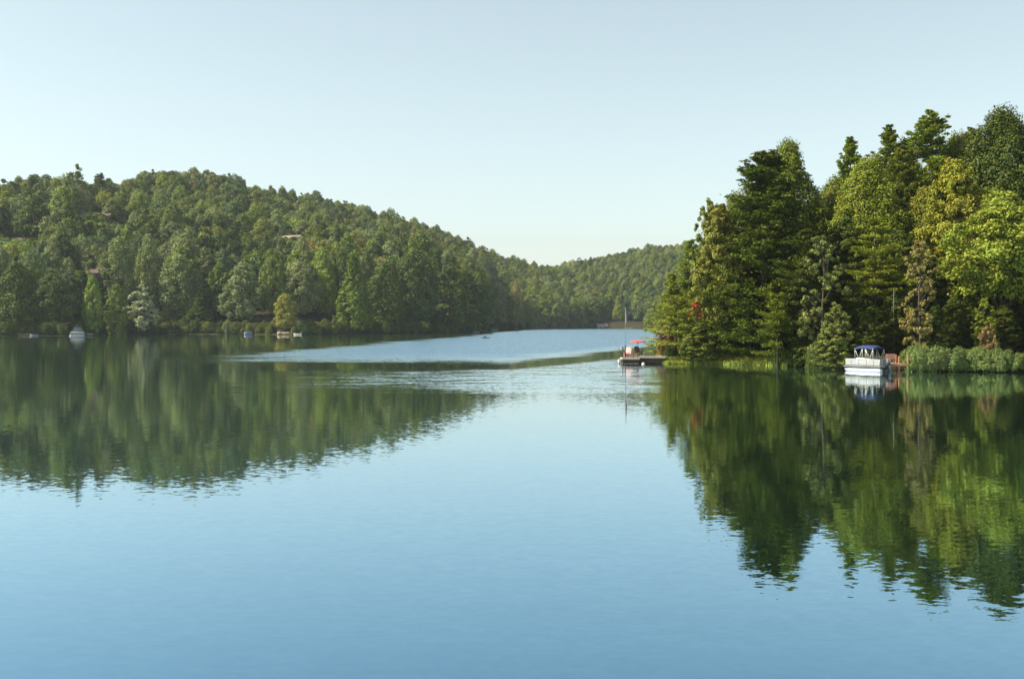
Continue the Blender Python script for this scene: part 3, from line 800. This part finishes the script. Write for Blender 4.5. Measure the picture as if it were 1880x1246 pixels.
def lounge_chair(loc, rz, mt, label):
    t = empty('lounge_chair', loc, rz)
    m = MB()
    for k in range(4): m.box((-.21 + .14 * k, 0, .36), (.125, .5, .03), tilt=('X', .15))
    m.build('seat', mt, t)
    m = MB()
    for k in range(5): m.box((-.26 + .13 * k, .33, .72 - .015 * abs(k - 2) ** 2), (.115, .03, .82 - .03 * abs(k - 2) ** 2), tilt=('X', -.3))
    m.build('backrest', mt, t)
    for sx in (-1, 1):
        m = MB(); m.box((sx * .34, -.02, .56), (.12, .7, .03)); m.build('armrest', mt, t)
        m = MB(); m.box((sx * .31, -.26, .27), (.05, .09, .54)); m.build('leg', mt, t)
        m = MB(); m.box((sx * .31, .24, .22), (.05, .09, .44)); m.build('leg', mt, t)
    return tag(t, label, 'chair', 'chairs on the floating dock')
lounge_chair((at(1152, 655, 126.9).x, 126.9, .735), R(-25), M_PINK, 'pink slatted chair on the floating dock behind the dark posts')
lounge_chair((at(1171, 655, 128.6).x, 128.3, .835), R(20), M_POST, 'dark slatted chair under the red umbrella')
bk = MB(); bk.tube([(0, 0, 0), (0, 0, .3), (0, 0, .31)], [.12, .16, .17], 12)
bk.tube([(-.16, 0, .3), (-.1, 0, .44), (.1, 0, .44), (.16, 0, .3)], .01, 5)
o = bk.build('bucket', M_WHITE, None, True); o.location = (at(1184, 648, 129).x, 129, .835)
tag(o, 'white bucket on the umbrella dock beyond the red umbrella', 'bucket')
by = MB(); by.tube([(0, 0, -.12), (0, 0, -.02), (0, 0, .1), (0, 0, .2), (0, 0, .24)], [.08, .17, .19, .12, .03], 12)
o = by.build('buoy', M_VINYL, None, True); o.location = (at(1181, 666, 124.6).x, 124.6, 0)
tag(o, 'pale round float lying on the water before the floating dock', 'buoy')
rd = MB(); a0 = at(1141, 650, 126.6); a1 = at(1128, 622, 126.2)
rd.tube([a0, a0.lerp(a1, .4), a1], [.018, .012, .006], 5); rd.tube([a0 + Vector((.02, 0, .12)), a0 + Vector((.0, 0, .2))], .04, 6)
tag(rd.build('fishing_rod', M_POST, None, True), 'thin fishing rod slanting out from the corner of the floating dock', 'fishing rod')
jw = MB(); jw.tube([(0, 0, -.1), (0, 0, .28), (0, 0, .5), (0, 0, .62)], [.16, .2, .12, .07], 10)
o = jw.build('water_jug', M_VINYL, None, True); o.scale = (.7,) * 3; o.location = (at(1136.5, 655, 126.2).x, 126.2, .1)
tag(o, 'pale jug float tied at the outer corner of the floating dock', 'float')

# ------------------------------------------------------------------ small craft along the far shore
b2 = copy_tree(boat)
b2.name = 'pontoon_boat'; b2.location = (at(142, 616, 395).x, 395, 0); b2.rotation_euler = (0, 0, R(8)); b2.scale = (1.12, 1.1, 1.15)
tag(b2, 'small white pontoon boat lying under the dark trees across the lake', 'boat')
def rowboat(px, D, L, mt, label, rz=0.0):
    t = empty('rowboat', (at(px, 612, D).x, D, 0), rz)
    n = 11; out_, in_ = [], []
    for i in range(n):
        u = -1 + 2 * i / (n - 1)
        w = .62 * (1 - abs(u) ** 2.6 * (1 if u < 0 else .45))
        sh = .42 + .16 * u * u
        out_.append([(u * L / 2, -w, sh), (u * L / 2 * .96, -w * .72, .1), (u * L / 2 * .9, 0, -.08), (u * L / 2 * .96, w * .72, .1), (u * L / 2, w, sh)])
    m = MB(); m.grid(out_); m.build('hull', mt, t, True, thick=.04)
    for u in (-.25, .4):
        m = MB(); m.box((u * L / 2, 0, .3), (.25, 1.0, .04)); m.build('seat', M_DECK, t)
    return tag(t, label, 'boat')
rowboat(62, 394, 2.6, M_HULLBLUE, 'small grey-blue rowboat at the shore beside the yellow bush', R(12))
rowboat(546, 428, 3.0, M_WALL, 'pale rowboat beside the rocky landing under the golden tree', R(-10))
rowboat(907, 700, 4.0, M_WALL, 'pale boat just past the tip of the wooded point', R(5))
rowboat(874, 515, 3.2, M_HULLBLUE, 'pale blue boat drawn in at the tip of the wooded point', R(30))
# covered runabout
rb = empty('motorboat', (at(456, 613, 436).x, 436, 0), R(24))
m = MB(); rows = []
for i in range(11):
    u = -1 + 2 * i / 10; w = .95 * (1 - max(0, -u) ** 2.2)
    rows.append([(u * 1.7, -w, .75 + .1 * -u), (u * 1.65, -w * .8, .2), (u * 1.55, 0, -.1), (u * 1.65, w * .8, .2), (u * 1.7, w, .75 + .1 * -u)])
m.grid(rows); m.build('hull', M_HULLBLUE, rb, True, thick=.05)
m = MB(); m.grid([[(-1.2 + 2.8 * i / 8, -.9 + 1.8 * j / 6, .82 + .45 * math.sin(math.pi * j / 6) * math.sin(math.pi * (i + 1) / 10)) for j in range(7)] for i in range(9)])
m.build('cover', M_BLUE, rb, True, thick=.02)
m = MB(); m.box((.1, 0, 1.3), (.06, 1.3, .4), tilt=('Y', -.5)); m.build('windscreen', M_GLASS, rb)
m = MB(); m.box((1.78, 0, .6), (.3, .4, .9)); m.build('outboard_motor', M_DARK, rb, bevel=.08)
tag(rb, 'pale motorboat with dark cover under the trees near the thin white pole', 'boat')
m = MB(); m.tube([(0, 0, -.5), (0, 0, 2.4), (0, 0, 4.6)], [.07, .06, .05], 6); m.box((0, 0, 4.7), (.16, .16, .12))
o = m.build('mooring_pole', M_HULLBLUE, None); o.location = (at(415.5, 613, 438).x, 438, 0)
tag(o, 'thin white pole standing in the water at the far shore', 'pole')
def far_dock(px, D, w, label):
    t = empty('shore_dock', (at(px, 612, D).x, D, 0))
    m = MB(); m.box((0, 0, .5), (w, 2.2, .12)); m.build('deck', M_DECK, t)
    for sx in (-1, -.33, .33, 1):
        m = MB(); m.tube([(sx * (w / 2 - .1), -1.0, -.8), (sx * (w / 2 - .1), -1.0, 1.1)], .08, 6); m.build('post', M_POST, t)
    return tag(t, label, 'dock')
far_dock(48, 396.5, 5.0, 'low weathered dock beside the grey-blue rowboat')
far_dock(160, 397.0, 4.0, 'low dock in the shade beside the small white pontoon boat')
for i, (px, D, sz, lab) in enumerate([(513, 432.5, .95, 'flat tan rock at the water end of the landing'), (519, 433, .8, 'upright tan rock in the middle of the landing'),
                                      (524, 432.2, .7, 'small dark-seamed rock at the water in the landing'), (529, 433.4, .9, 'tan boulder under the golden tree trunk'), (608, 446, .8, 'pale rock alone on the shaded shore')]):
    m = MB(); rows = []
    for a in np.linspace(0, math.pi, 7):
        rows.append([(sz * math.sin(a) * math.cos(t_) * (1 + .18 * math.sin(3 * t_ + i)), sz * math.sin(a) * math.sin(t_) * (1 + .15 * math.cos(2 * t_ + a * 3)), sz * .75 * math.cos(a) + .25) for t_ in np.linspace(0, 2 * math.pi, 10)])
    m.grid(rows)
    o = m.build('boulder', M_ROCK); o.location = (at(px, 612, D).x, D, 0.2)
    tag(o, lab, 'rock', 'rocks on the far shore')

# ------------------------------------------------------------------ kayak and paddler
kx, ky = at(891, 621, 331).x, 331
ky_ = empty('kayak', (kx, ky, 0), R(-12))
m = MB(); rows = []
for i in range(15):
    u = -1 + 2 * i / 14; w = .36 * (1 - abs(u) ** 2.2); sh = .2 + .12 * abs(u) ** 3
    rows.append([(u * 1.6, w * math.cos(a), sh + (.12 if math.sin(a) > 0 else .22) * math.sin(a) * (1 - abs(u) ** 3)) for a in np.linspace(0, 2 * math.pi, 11)])
m.grid(rows); m.build('hull', M_GREENPAD, ky_, True)
m = MB(); m.tube([(.42 * math.cos(a), .24 * math.sin(a), .335) for a in np.linspace(0, 2 * math.pi, 15)], .025, 5); m.build('cockpit_rim', M_DARK, ky_, True)
tag(ky_, 'dark kayak crossing the bright open water', 'kayak')
pe = empty('person', (kx, ky, 0.2), R(-12))
J = {'pelvis': (0, 0, .06, .15), 'waist': (.02, 0, .25, .13), 'chest': (.0, 0, .46, .16), 'neck': (0, 0, .62, .06), 'head0': (-.01, 0, .72, .085), 'head1': (-.01, 0, .82, .08),
     'shl': (0, .18, .54, .07), 'ell': (-.17, .3, .36, .05), 'wrl': (-.4, .26, .42, .035), 'shr': (0, -.18, .54, .07), 'elr': (-.2, -.27, .38, .05), 'wrr': (-.42, -.2, .36, .035),
     'hipl': (-.1, .1, .06, .1), 'knl': (-.5, .13, .16, .07), 'ftl': (-.85, .1, .02, .05), 'hipr': (-.1, -.1, .06, .1), 'knr': (-.5, -.13, .16, .07), 'ftr': (-.85, -.1, .02, .05)}
names = list(J)
E = [('pelvis', 'waist'), ('waist', 'chest'), ('chest', 'neck'), ('neck', 'head0'), ('head0', 'head1'), ('chest', 'shl'), ('shl', 'ell'), ('ell', 'wrl'), ('chest', 'shr'), ('shr', 'elr'), ('elr', 'wrr'),
     ('pelvis', 'hipl'), ('hipl', 'knl'), ('knl', 'ftl'), ('pelvis', 'hipr'), ('hipr', 'knr'), ('knr', 'ftr')]
me = bpy.data.meshes.new('body'); me.from_pydata([J[n][:3] for n in names], [(names.index(a), names.index(c)) for a, c in E], [])
me.materials.append(M_SHIRT)
bo = link(bpy.data.objects.new('body', me), pe)
bo.modifiers.new('skin', 'SKIN'); bo.modifiers.new('sub', 'SUBSURF').render_levels = 1
for i, n in enumerate(names): me.skin_vertices[0].data[i].radius = (J[n][3], J[n][3])
me.skin_vertices[0].data[0].use_root = True
m = MB()
m.tube([(-.01, 0, .83), (-.01, 0, .86), (-.01, 0, .91), (-.01, 0, .93)], [.17, .1, .09, .04], 12); m.build('hat', M_VINYL, pe, True)
tag(pe, 'person in dark clothes sitting in the kayak, raising a paddle', 'person')
pd = MB(); pd.tube([(-.55, -.55, .10), (-.36, .75, 1.3)], .016, 6)
for e_, s1 in (((-.57, -.68, -.02), 1), ((-.34, .88, 1.42), 1)):
    pd.box(e_, (.02, .2, .36), tilt=('X', -.75))
o = pd.build('paddle', M_DARK); o.location = (kx, ky, .2); o.rotation_euler = (0, 0, R(-12))
tag(o, 'double-bladed dark paddle held slanting by the kayaker', 'paddle')

# ------------------------------------------------------------------ houses
HOUSES = []
def house(px, py, D, w, d, hh, roofmat, wallmat, rz, label, win=2):
    """px, py: where the roof ridge shows."""
    rt = at(px, py, D)
    z0 = min(gz(rt.x, D), rt.z - hh - 1.5)
    t = empty('house', (rt.x, D, 0), rz)
    wall_t = rt.z - 1.5
    m = MB(); m.box((0, 0, (z0 - 1 + wall_t) / 2), (w, d, wall_t - z0 + 1)); m.build('wall', wallmat, t)
    m = MB(); e = .5
    vs = [(-w / 2 - e, -d / 2 - e, wall_t - .25), (w / 2 + e, -d / 2 - e, wall_t - .25), (w / 2 + e, d / 2 + e, wall_t - .25), (-w / 2 - e, d / 2 + e, wall_t - .25), (-w / 2 - e, 0, rt.z), (w / 2 + e, 0, rt.z)]
    m.add(vs, [(0, 1, 5, 4), (2, 3, 4, 5), (0, 4, 3), (1, 2, 5), (3, 2, 1, 0)])
    rf = m.build('roof', roofmat, t)
    m = MB(); m.box((w * .25, 0, rt.z + .3), (.7, .7, 1.2)); m.build('chimney', M_DWALL, rf)
    for k in range(win):
        xx = (k - (win - 1) / 2) * w / max(1, win)
        m = MB(); m.box((xx, -d / 2 - .04, wall_t - 1.5), (1.5, .08, 1.5)); f = m.build('window', M_WHITE, t)
        m = MB(); m.box((xx, -d / 2 - .06, wall_t - 1.5), (1.25, .09, 1.25)); m.build('pane', M_GLASS, f)
    HOUSES.append((px, py, D, w * F / D / 2, 12))
    return tag(t, label, 'house')
house(538, 432, 590, 10, 8, 3.5, M_ROOFTAN, M_WALL, R(-24), 'house whose long tan roof shows high among the hillside trees')
house(170, 494, 455, 7.5, 7, 3.2, M_ROOFBROWN, M_DWALL, R(-8), 'house with dark brown roof low on the hillside above the cream tree')
house(186, 391, 575, 10, 7, 4.0, M_ROOFBROWN, M_WHITE, R(6), 'white house peeping out high on the hillside, above the brown roof', 3)
house(36, 435, 520, 5, 6, 3.2, M_ROOFBROWN, M_WALL, R(10), 'small pale house half hidden in the trees at the frame edge', 1)
house(1104, 594.5, 876, 8, 6, 2.4, M_ROOFTAN, M_WALL, R(15), 'little boathouse with tan roof on the far sandy bank', 2)

# grassy open bank on the far shore
gb = MB(); rows = []
for i in range(25):
    px = 1092 + 110 * i / 24
    r_ = []
    for j in range(6):
        D = float(SHORE(px)) - 2 + j * 3.0
        x = (px - CX) * D / F
        r_.append((x, D, max(gz(x, D), -.3) * .55 + .12 + (.3 * min(1, j / 2)) * math.sin(math.pi * i / 24) ** .5))
    rows.append(r_)
gb.grid(rows)
tag(gb.build('field', plain('dry_grass_bank', (0.2, 0.17, 0.07), 0.95, var=0.35, scale=0.4), None, True), kind='structure')

# ------------------------------------------------------------------ the hillside forest
HAND = [  # kind, px, D, top, width px, tint, label
    (HILL[5], 256, 440, 522, 62, 'cream-leaved', 'pale cream-leaved tree at the water, the lightest on the far shore'),
    (HILL[1], 525, 438, 538, 58, 'golden', 'golden-leaved tree over the rocky landing'),
    (HILL[2], 170, 408, 503, 40, 'fresh green', 'slim bright green tree at the far shore, below the brown roof'),
    (HILL[2], 214, 415, 520, 42, 'mid green', 'slim green tree between bright slim tree and cream tree'),
    (HILL[0], 216, 455, 432, 68, 'grey-green', 'large domed grey-green tree beside the brown roof'),
    (HILL[4], 272, 470, 428, 58, 'grey-green', 'large domed grey-green tree, the farther of the pair beside the brown roof'),
    (HILL[0], 330, 462, 464, 84, 'grey-green', 'large broad grey-green tree rising behind the cream tree'),
    (HILL[6], 366, 452, 545, 62, 'dark green', 'dark bushy pine at the water next to the cream tree'),
    (HILL[3], 300, 455, 570, 50, 'olive-green', 'low olive tree with yellowed leaves beside the cream tree'),
    (HILL[1], 440, 455, 480, 78, 'grey-green', 'tall ragged grey-green tree behind the thin white pole'),
    (HILL[0], 500, 462, 468, 66, 'mid green', 'rounded tree standing behind the golden tree'),
    (HILL[6], 650, 458, 460, 74, 'mid green', 'large cone-shaped green tree, the most pointed on the far shore'),
    (HILL[0], 597, 474, 492, 50, 'yellow-green', 'yellowish round tree between the golden tree and the cone-shaped tree'),
    (HILL[4], 705, 480, 480, 84, 'dark green', 'dark full tree beside the cone-shaped tree'),
    (HILL[0], 762, 500, 455, 90, 'dark green', 'big dark tree in the middle of the wooded point'),
    (HILL[5], 826, 512, 470, 74, 'dark green', 'dark lumpy tree towards the tip of the wooded point'),
    (HILL[7], 862, 524, 500, 54, 'dark green', 'dark ragged tree, last but one at the tip of the wooded point'),
    (HILL[6], 880, 548, 530, 34, 'dark green', 'dark small tree right at the tip of the wooded point'),
    (HILL[4], 30, 404, 478, 96, 'dark green', 'big dark tree over the low dock at the frame edge'),
    (HILL[0], 96, 406, 500, 92, 'dark green', 'big dark tree over the grey-blue rowboat'),
    (HILL[5], 138, 604, 300, 50, 'mid green', 'open-topped tree standing highest on the near shoulder of the hill'),
    (HILL[1], 62, 610, 320, 44, 'dark green', 'twin-headed dark tree on the skyline near the frame edge'),
    (HILL[4], 948, 812, 512, 26, 'russet-tinged', 'reddish-brown tree on the far slope past the wooded point'),
    (HILL[8], 400, 462, 520, 50, 'blue-green', 'bluish pine beside the thin white pole'),
]
pts = []     # kindIndex, px, D, x, y, z, h, w, tintname, tint, hand label
taken = []
for k, px, D, top, wpx, tn, lab in HAND:
    x = (px - CX) * D / F; z = gz(x, D) - .4
    pts.append(dict(k=HILL.index(k), px=px, D=D, x=x, y=D, z=z, h=H0 + (YH - top) * D / F - z, w=wpx * D / F, tn=tn, tint=[v * f for v, f in zip(vary(TINT[tn], .06), (1.02, 1.08, 1.1))], lab=lab))
    taken.append((x, D, wpx * D / F * .42))
taken = np.array(taken)
KEEP = [(px, D, wpx * .42) for k, px, D, top, wpx, tn, lab in HAND if any(q in lab for q in ('cream', 'golden', 'cone-shaped', 'slim', 'domed', 'broad grey-green', 'bushy pine'))]
names_t = ['dark green', 'mid green', 'grey-green', 'olive-green', 'blue-green', 'yellow-green', 'russet-tinged']
wts = [0.20, 0.26, 0.29, 0.08, 0.13, 0.03, 0.01]
def try_tree(x, y, shore=False):
    px = CX + x * F / y
    if px < -380 or px > 1800: return
    d0, d1 = float(SHORE(px)), float(RIDGE(px))
    if y < d0 + 2.5 or y > d1 + 45: return
    if 1085 < px < 1190 and y < d0 + 24: return
    if ((taken[:, 0] - x) ** 2 + (taken[:, 1] - y) ** 2 < (taken[:, 2] + 1.6) ** 2).any(): return
    for hp, hD, hw in KEEP:
        if y < hD + 3 and abs(px - hp) < hw + 3.5 * F / y: return
    z = gz(x, y) - .4
    h = random.gauss(20, 3.4); w = h * random.uniform(.5, .8)
    if y > 620: h *= .84; w *= .82
    if y < 540: h *= 1.08
    if 590 < px < 884 and y < 575: h *= 1.14
    front = y - d0 < 22
    if front: w *= 1.05; h *= random.choice([.55, .8, 1.0, 1.05])
    if y > d1 - 25: h = min(h, random.gauss(17.2, 1.6))
    k = random.choices(range(9), [.20, .16, .08, .19, .15, .13, .05, .05, .02])[0]
    if k >= 6: w *= .82
    for hp, hy, hD, hw, hh in HOUSES:
        if y < hD + 6 and abs(px - hp) < hw + w * F / y * .5 - 1:
            if y > hD - 7: return
            lim = hy + hh * .15 - (4 if hy == 391 else 0)
            hmax = H0 + (YH - lim) * y / F - z
            if hmax < 5: return
            h = min(h, hmax)
            w = min(w, max(h * .75, 5))
    tn = random.choices(names_t, wts)[0]
    if front and random.random() < .5: tn = random.choice(['dark green', 'mid green', 'blue-green'])
    if px > 880 and random.random() < .5: tn = random.choice(['grey-green', 'mid green', 'olive-green'])
    pts.append(dict(k=k, px=px, D=y, x=x, y=y, z=z, h=max(h, 4.5), w=w, tn=tn, tint=[v * f for v, f in zip(vary(TINT[tn], .2), (1.02, 1.08, 1.15))], lab=None))
y = 385.0
while y < 1350:
    step = 8.9 if y < 540 else 7.4 if y < 640 else 6.6 if y < 900 else 7.4
    x = -430 / F * y * 1.0 - 380 * y / F
    x = (-380 - CX) * y / F
    while x < (1800 - CX) * y / F:
        try_tree(x + random.uniform(-.42, .42) * step, y + random.uniform(-.42, .42) * step)
        x += step
    y += step
# which show most: nearest first, count what each adds to the picture
Wg, Hg, X0, Y0, ss = 960, 220, -20, 290, 1.5
buf = np.zeros((Hg, Wg), bool)
for t in sorted(pts, key=lambda t: t['D']):
    s = F / t['D']
    cx, yt, yb, hw = t['px'], YH - (t['z'] + t['h'] - H0) * s, YH - (t['z'] + .08 * t['h'] - H0) * s, t['w'] * s / 2
    i0, i1 = max(0, int((cx - hw - X0) / ss)), min(Wg, int((cx + hw - X0) / ss) + 1)
    j0, j1 = max(0, int((yt - Y0) / ss)), min(Hg, int((yb - Y0) / ss) + 1)
    t['vis'] = 0; t['top'] = yt
    if i0 >= i1 or j0 >= j1: continue
    gx_, gy_ = np.meshgrid(np.arange(i0, i1) * ss + X0, np.arange(j0, j1) * ss + Y0)
    e = ((gx_ - cx) / hw) ** 2 + ((gy_ - (yt + yb) / 2) / ((yb - yt) / 2)) ** 2 < 1
    if cx > 1180: e &= (gx_ < 1250)
    sub = buf[j0:j1, i0:i1]
    t['vis'] = int((e & ~sub).sum()); sub |= e
N_SINGLE = 240
order = sorted(pts, key=lambda t: (t['lab'] is None, -t['vis']))
single, rest = order[:N_SINGLE], order[N_SINGLE:]
# labels: look, then where on the hill, then the landmark it stands by
LAND = [(538, 432, 'tan-roofed house'), (170, 496, 'brown-roofed house'), (186, 391, 'white house'), (256, 570, 'cream tree'), (525, 575, 'golden tree'), (650, 530, 'cone-shaped tree'),
        (320, 310, 'rounded summit'), (138, 320, 'open-topped tree'), (36, 437, 'small pale house'), (885, 580, 'wooded point'), (142, 612, 'small pontoon boat'), (415, 600, 'white pole'),
        (1020, 490, 'ridge saddle'), (948, 530, 'reddish-brown tree'), (1104, 590, 'boathouse'), (1148, 575, 'flagpole'), (762, 520, 'big dark tree'), (330, 500, 'broad grey-green tree'),
        (700, 385, 'long ridge'), (1200, 460, 'far hilltop')]
groups = {}
for t in single:
    if t['lab']: continue
    px, cy = t['px'], t['top'] + (t['h'] * F / t['D']) * .4
    lx, ly, ln = min(LAND, key=lambda l: (l[0] - px) ** 2 + ((l[1] - cy) * 1.2) ** 2)
    dx, dy = px - lx, cy - ly
    rel = ('above' if dy < 0 else 'below') if abs(dy) > abs(dx) * .8 else ('left of' if dx < 0 else 'right of')
    f = (t['D'] - SHORE(px)) / (RIDGE(px) - SHORE(px))
    tier = 'at the water' if t['D'] - SHORE(px) < 14 else 'on the lower slope' if f < .3 else 'halfway upslope' if f < .7 else 'on the upper slope' if f < .93 else 'on the skyline'
    kd = 'pine' if t['k'] >= 6 else 'tree'
    t['base'] = f"{t['tn']} {HILL[t['k']].form} {kd} {tier} {rel} the {ln}"
    groups.setdefault(t['base'], []).append(t)
ORD = ['first', 'second', 'third', 'fourth', 'fifth', 'sixth', 'seventh', 'eighth']
for bse, ts in groups.items():
    ts.sort(key=lambda t: t['px'])
    for i, t in enumerate(ts):
        if len(ts) == 1: t['lab'] = bse
        elif len(ts) == 2: t['lab'] = bse + (', left one' if i == 0 else ', right one')
        else: t['lab'] = bse + f', {ORD[min(i, 7)]} from left'
protos = {}
for t in single:
    parts = t['D'] < 470
    o = plant(HILL[t['k']], t['x'], t['y'], t['z'], t['h'], t['w'], t['tint'], t['lab'], 'tree', 'trees on the wooded hillsides across the lake', parts)
    if not parts: protos.setdefault(t['k'], o)
# the rest of the forest, one object
KC = bpy.data.collections.new('hillside tree kinds')
kinds_used = sorted(protos)
for k in kinds_used: KC.objects.link(protos[k])
by_name = sorted(kinds_used, key=lambda k: protos[k].name)
slot = {k: i for i, k in enumerate(by_name)}
fallback = by_name[0]
fm = bpy.data.meshes.new('forest')
# low growth along the foot of the far bank belongs to the same mass
for px in np.arange(-60, 1700, 6):
    for r_ in range(2):
        if 1085 < px < 1190 or 500 < px < 535: continue
        q = px + random.uniform(-4, 4); D = float(SHORE(q)) + random.uniform(-1.6, 1.5 + 4 * r_); x = (q - CX) * D / F
        h = random.uniform(2.0, 5.5); tn = random.choice(['dark green', 'dark green', 'mid green', 'blue-green', 'olive-green']) if px > 230 else 'dark green'  # left end takes the dark tint alone: bank shade put into the leaf colour
        rest.append(dict(k=random.choice([0, 3, 4, 5]), x=x, y=D, z=gz(x, D) - .5, h=h, w=h * random.uniform(.8, 1.4), tint=vary(TINT[tn], .2)))
# and so does the unseen far side of the near point
for _ in range(420):
    q = random.uniform(1215, 2350); D = random.uniform(float(RF(q)) + 30, float(RB(q)) - 1); x = (q - CX) * D / F
    h = random.uniform(13, 19); tn = random.choice(['dark green', 'mid green', 'olive-green'])
    if q < 1300: h *= .6
    if q < 1900 and D < 190: continue
    rest.append(dict(k=random.choice([0, 1, 3, 4, 5]), x=x, y=D, z=gz(x, D) - .5, h=h, w=h * random.uniform(.5, .7), tint=vary(TINT[tn], .2)))
fm.from_pydata([(t['x'], t['y'], t['z']) for t in rest], [], [])
def attr(nm, ty, key, vals):
    a = fm.attributes.new(nm, ty, 'POINT'); a.data.foreach_set(key, np.asarray(vals, dtype=np.int32 if ty == 'INT' else np.float32).ravel())
attr('kind_no', 'INT', 'value', [slot.get(t['k'], 0) for t in rest])
attr('spin', 'FLOAT_VECTOR', 'vector', [(0, 0, random.uniform(0, 6.28)) for t in rest])
def wh(k): return HILL[k if k in slot else fallback]
attr('size', 'FLOAT_VECTOR', 'vector', [(t['w'] / wh(t['k']).W, t['w'] / wh(t['k']).W, t['h'] / wh(t['k']).H) for t in rest])
attr('tint', 'FLOAT_COLOR', 'color', [(*t['tint'], 1) for t in rest])
forest = link(bpy.data.objects.new('forest', fm))
ng = bpy.data.node_groups.new('forest_nodes', 'GeometryNodeTree')
ng.interface.new_socket('Geometry', in_out='INPUT', socket_type='NodeSocketGeometry')
ng.interface.new_socket('Geometry', in_out='OUTPUT', socket_type='NodeSocketGeometry')
gi, go = ng.nodes.new('NodeGroupInput'), ng.nodes.new('NodeGroupOutput')
iop = ng.nodes.new('GeometryNodeInstanceOnPoints'); ci = ng.nodes.new('GeometryNodeCollectionInfo')
ci.inputs['Collection'].default_value = KC; ci.inputs['Separate Children'].default_value = True; ci.inputs['Reset Children'].default_value = True
def named(nm, ty):
    n = ng.nodes.new('GeometryNodeInputNamedAttribute'); n.data_type = ty; n.inputs['Name'].default_value = nm
    return n.outputs['Attribute']
iop.inputs['Pick Instance'].default_value = True
ng.links.new(gi.outputs[0], iop.inputs['Points']); ng.links.new(ci.outputs[0], iop.inputs['Instance'])
ng.links.new(named('kind_no', 'INT'), iop.inputs['Instance Index'])
e2r = ng.nodes.new('FunctionNodeEulerToRotation')
ng.links.new(named('spin', 'FLOAT_VECTOR'), e2r.inputs[0]); ng.links.new(e2r.outputs[0], iop.inputs['Rotation'])
ng.links.new(named('size', 'FLOAT_VECTOR'), iop.inputs['Scale'])
ng.links.new(iop.outputs[0], go.inputs[0])
forest.modifiers.new('forest', 'NODES').node_group = ng
tag(forest, 'dense mixed forest covering the hills across the lake', kind='stuff')
sh = shrub(9, 398, 597, 14, 'golden', 'small yellow bush at the far shore by the frame edge', s_[0], 'shrubs across the lake')
print('hill trees', len(pts), 'single', len(single), 'min vis', single[-1]['vis'], 'more showing', sum(t.get('vis', 0) > 6 for t in rest))

# ------------------------------------------------------------------ haze
hz = MB(); hz.box((0, 800, 72), (2400, 2000, 152))
m, nt, N, L = new_mat('haze')
out = N.new('ShaderNodeOutputMaterial'); pv = N.new('ShaderNodeVolumePrincipled')
pv.inputs['Color'].default_value = (0.93, 0.97, 1.0, 1); pv.inputs['Density'].default_value = 0.00006; pv.inputs['Anisotropy'].default_value = 0.2
L.new(pv.outputs['Volume'], out.inputs['Volume'])
tag(hz.build('haze', m), kind='stuff')

# ------------------------------------------------------------------ light, sky, camera
AZ, EL = R(-97), R(46)
sd = Vector((math.sin(AZ) * math.cos(EL), math.cos(AZ) * math.cos(EL), math.sin(EL)))
sl = bpy.data.lights.new('sun', 'SUN'); sl.energy = 5.0; sl.angle = R(0.53); sl.color = (1.0, 0.93, 0.76)
so = link(bpy.data.objects.new('sun', sl)); so.rotation_euler = (-sd).to_track_quat('-Z', 'Y').to_euler(); so.location = (-200, 0, 200)
w = bpy.data.worlds.new('World'); scene.world = w; w.use_nodes = True
nt = w.node_tree; nt.nodes.clear()
sk = nt.nodes.new('ShaderNodeTexSky'); sk.sky_type = 'NISHITA'; sk.sun_disc = False
sk.sun_elevation = EL; sk.sun_rotation = AZ % (2 * math.pi); sk.altitude = 0; sk.air_density = 1.0; sk.dust_density = 1.0; sk.ozone_density = 1.5
bg = nt.nodes.new('ShaderNodeBackground'); bg.inputs['Strength'].default_value = 0.1
wo = nt.nodes.new('ShaderNodeOutputWorld')
hsv = nt.nodes.new('ShaderNodeHueSaturation'); hsv.inputs['Saturation'].default_value = 0.53; hsv.inputs['Hue'].default_value = 0.478
bal = nt.nodes.new('ShaderNodeMix'); bal.data_type = 'RGBA'; bal.blend_type = 'MULTIPLY'; bal.inputs['Factor'].default_value = 1
bal.inputs['B'].default_value = (1.0, 1.025, 0.98, 1)
nt.links.new(sk.outputs[0], hsv.inputs['Color']); nt.links.new(hsv.outputs[0], bal.inputs['A']); nt.links.new(bal.outputs['Result'], bg.inputs[0]); nt.links.new(bg.outputs[0], wo.inputs['Surface'])

cd = bpy.data.cameras.new('camera'); cd.sensor_width = 36; cd.lens = F / 1880 * 36; cd.shift_y = -(623 - YH) / 1880
cd.clip_start = 0.1; cd.clip_end = 6000
co = link(bpy.data.objects.new('camera', cd)); co.location = (0, 0, H0); co.rotation_euler = (R(90), 0, 0)
scene.camera = co
vs = scene.view_settings; vs.view_transform = 'Standard'; vs.look = 'None'; vs.gamma = 1; vs.exposure = 0.87; vs.use_curve_mapping = False
cy = scene.cycles
cy.max_bounces = 6; cy.diffuse_bounces = 1; cy.glossy_bounces = 3; cy.transmission_bounces = 3; cy.volume_bounces = 1; cy.transparent_max_bounces = 4
cy.use_denoising = True
cy.sample_clamp_indirect = 6
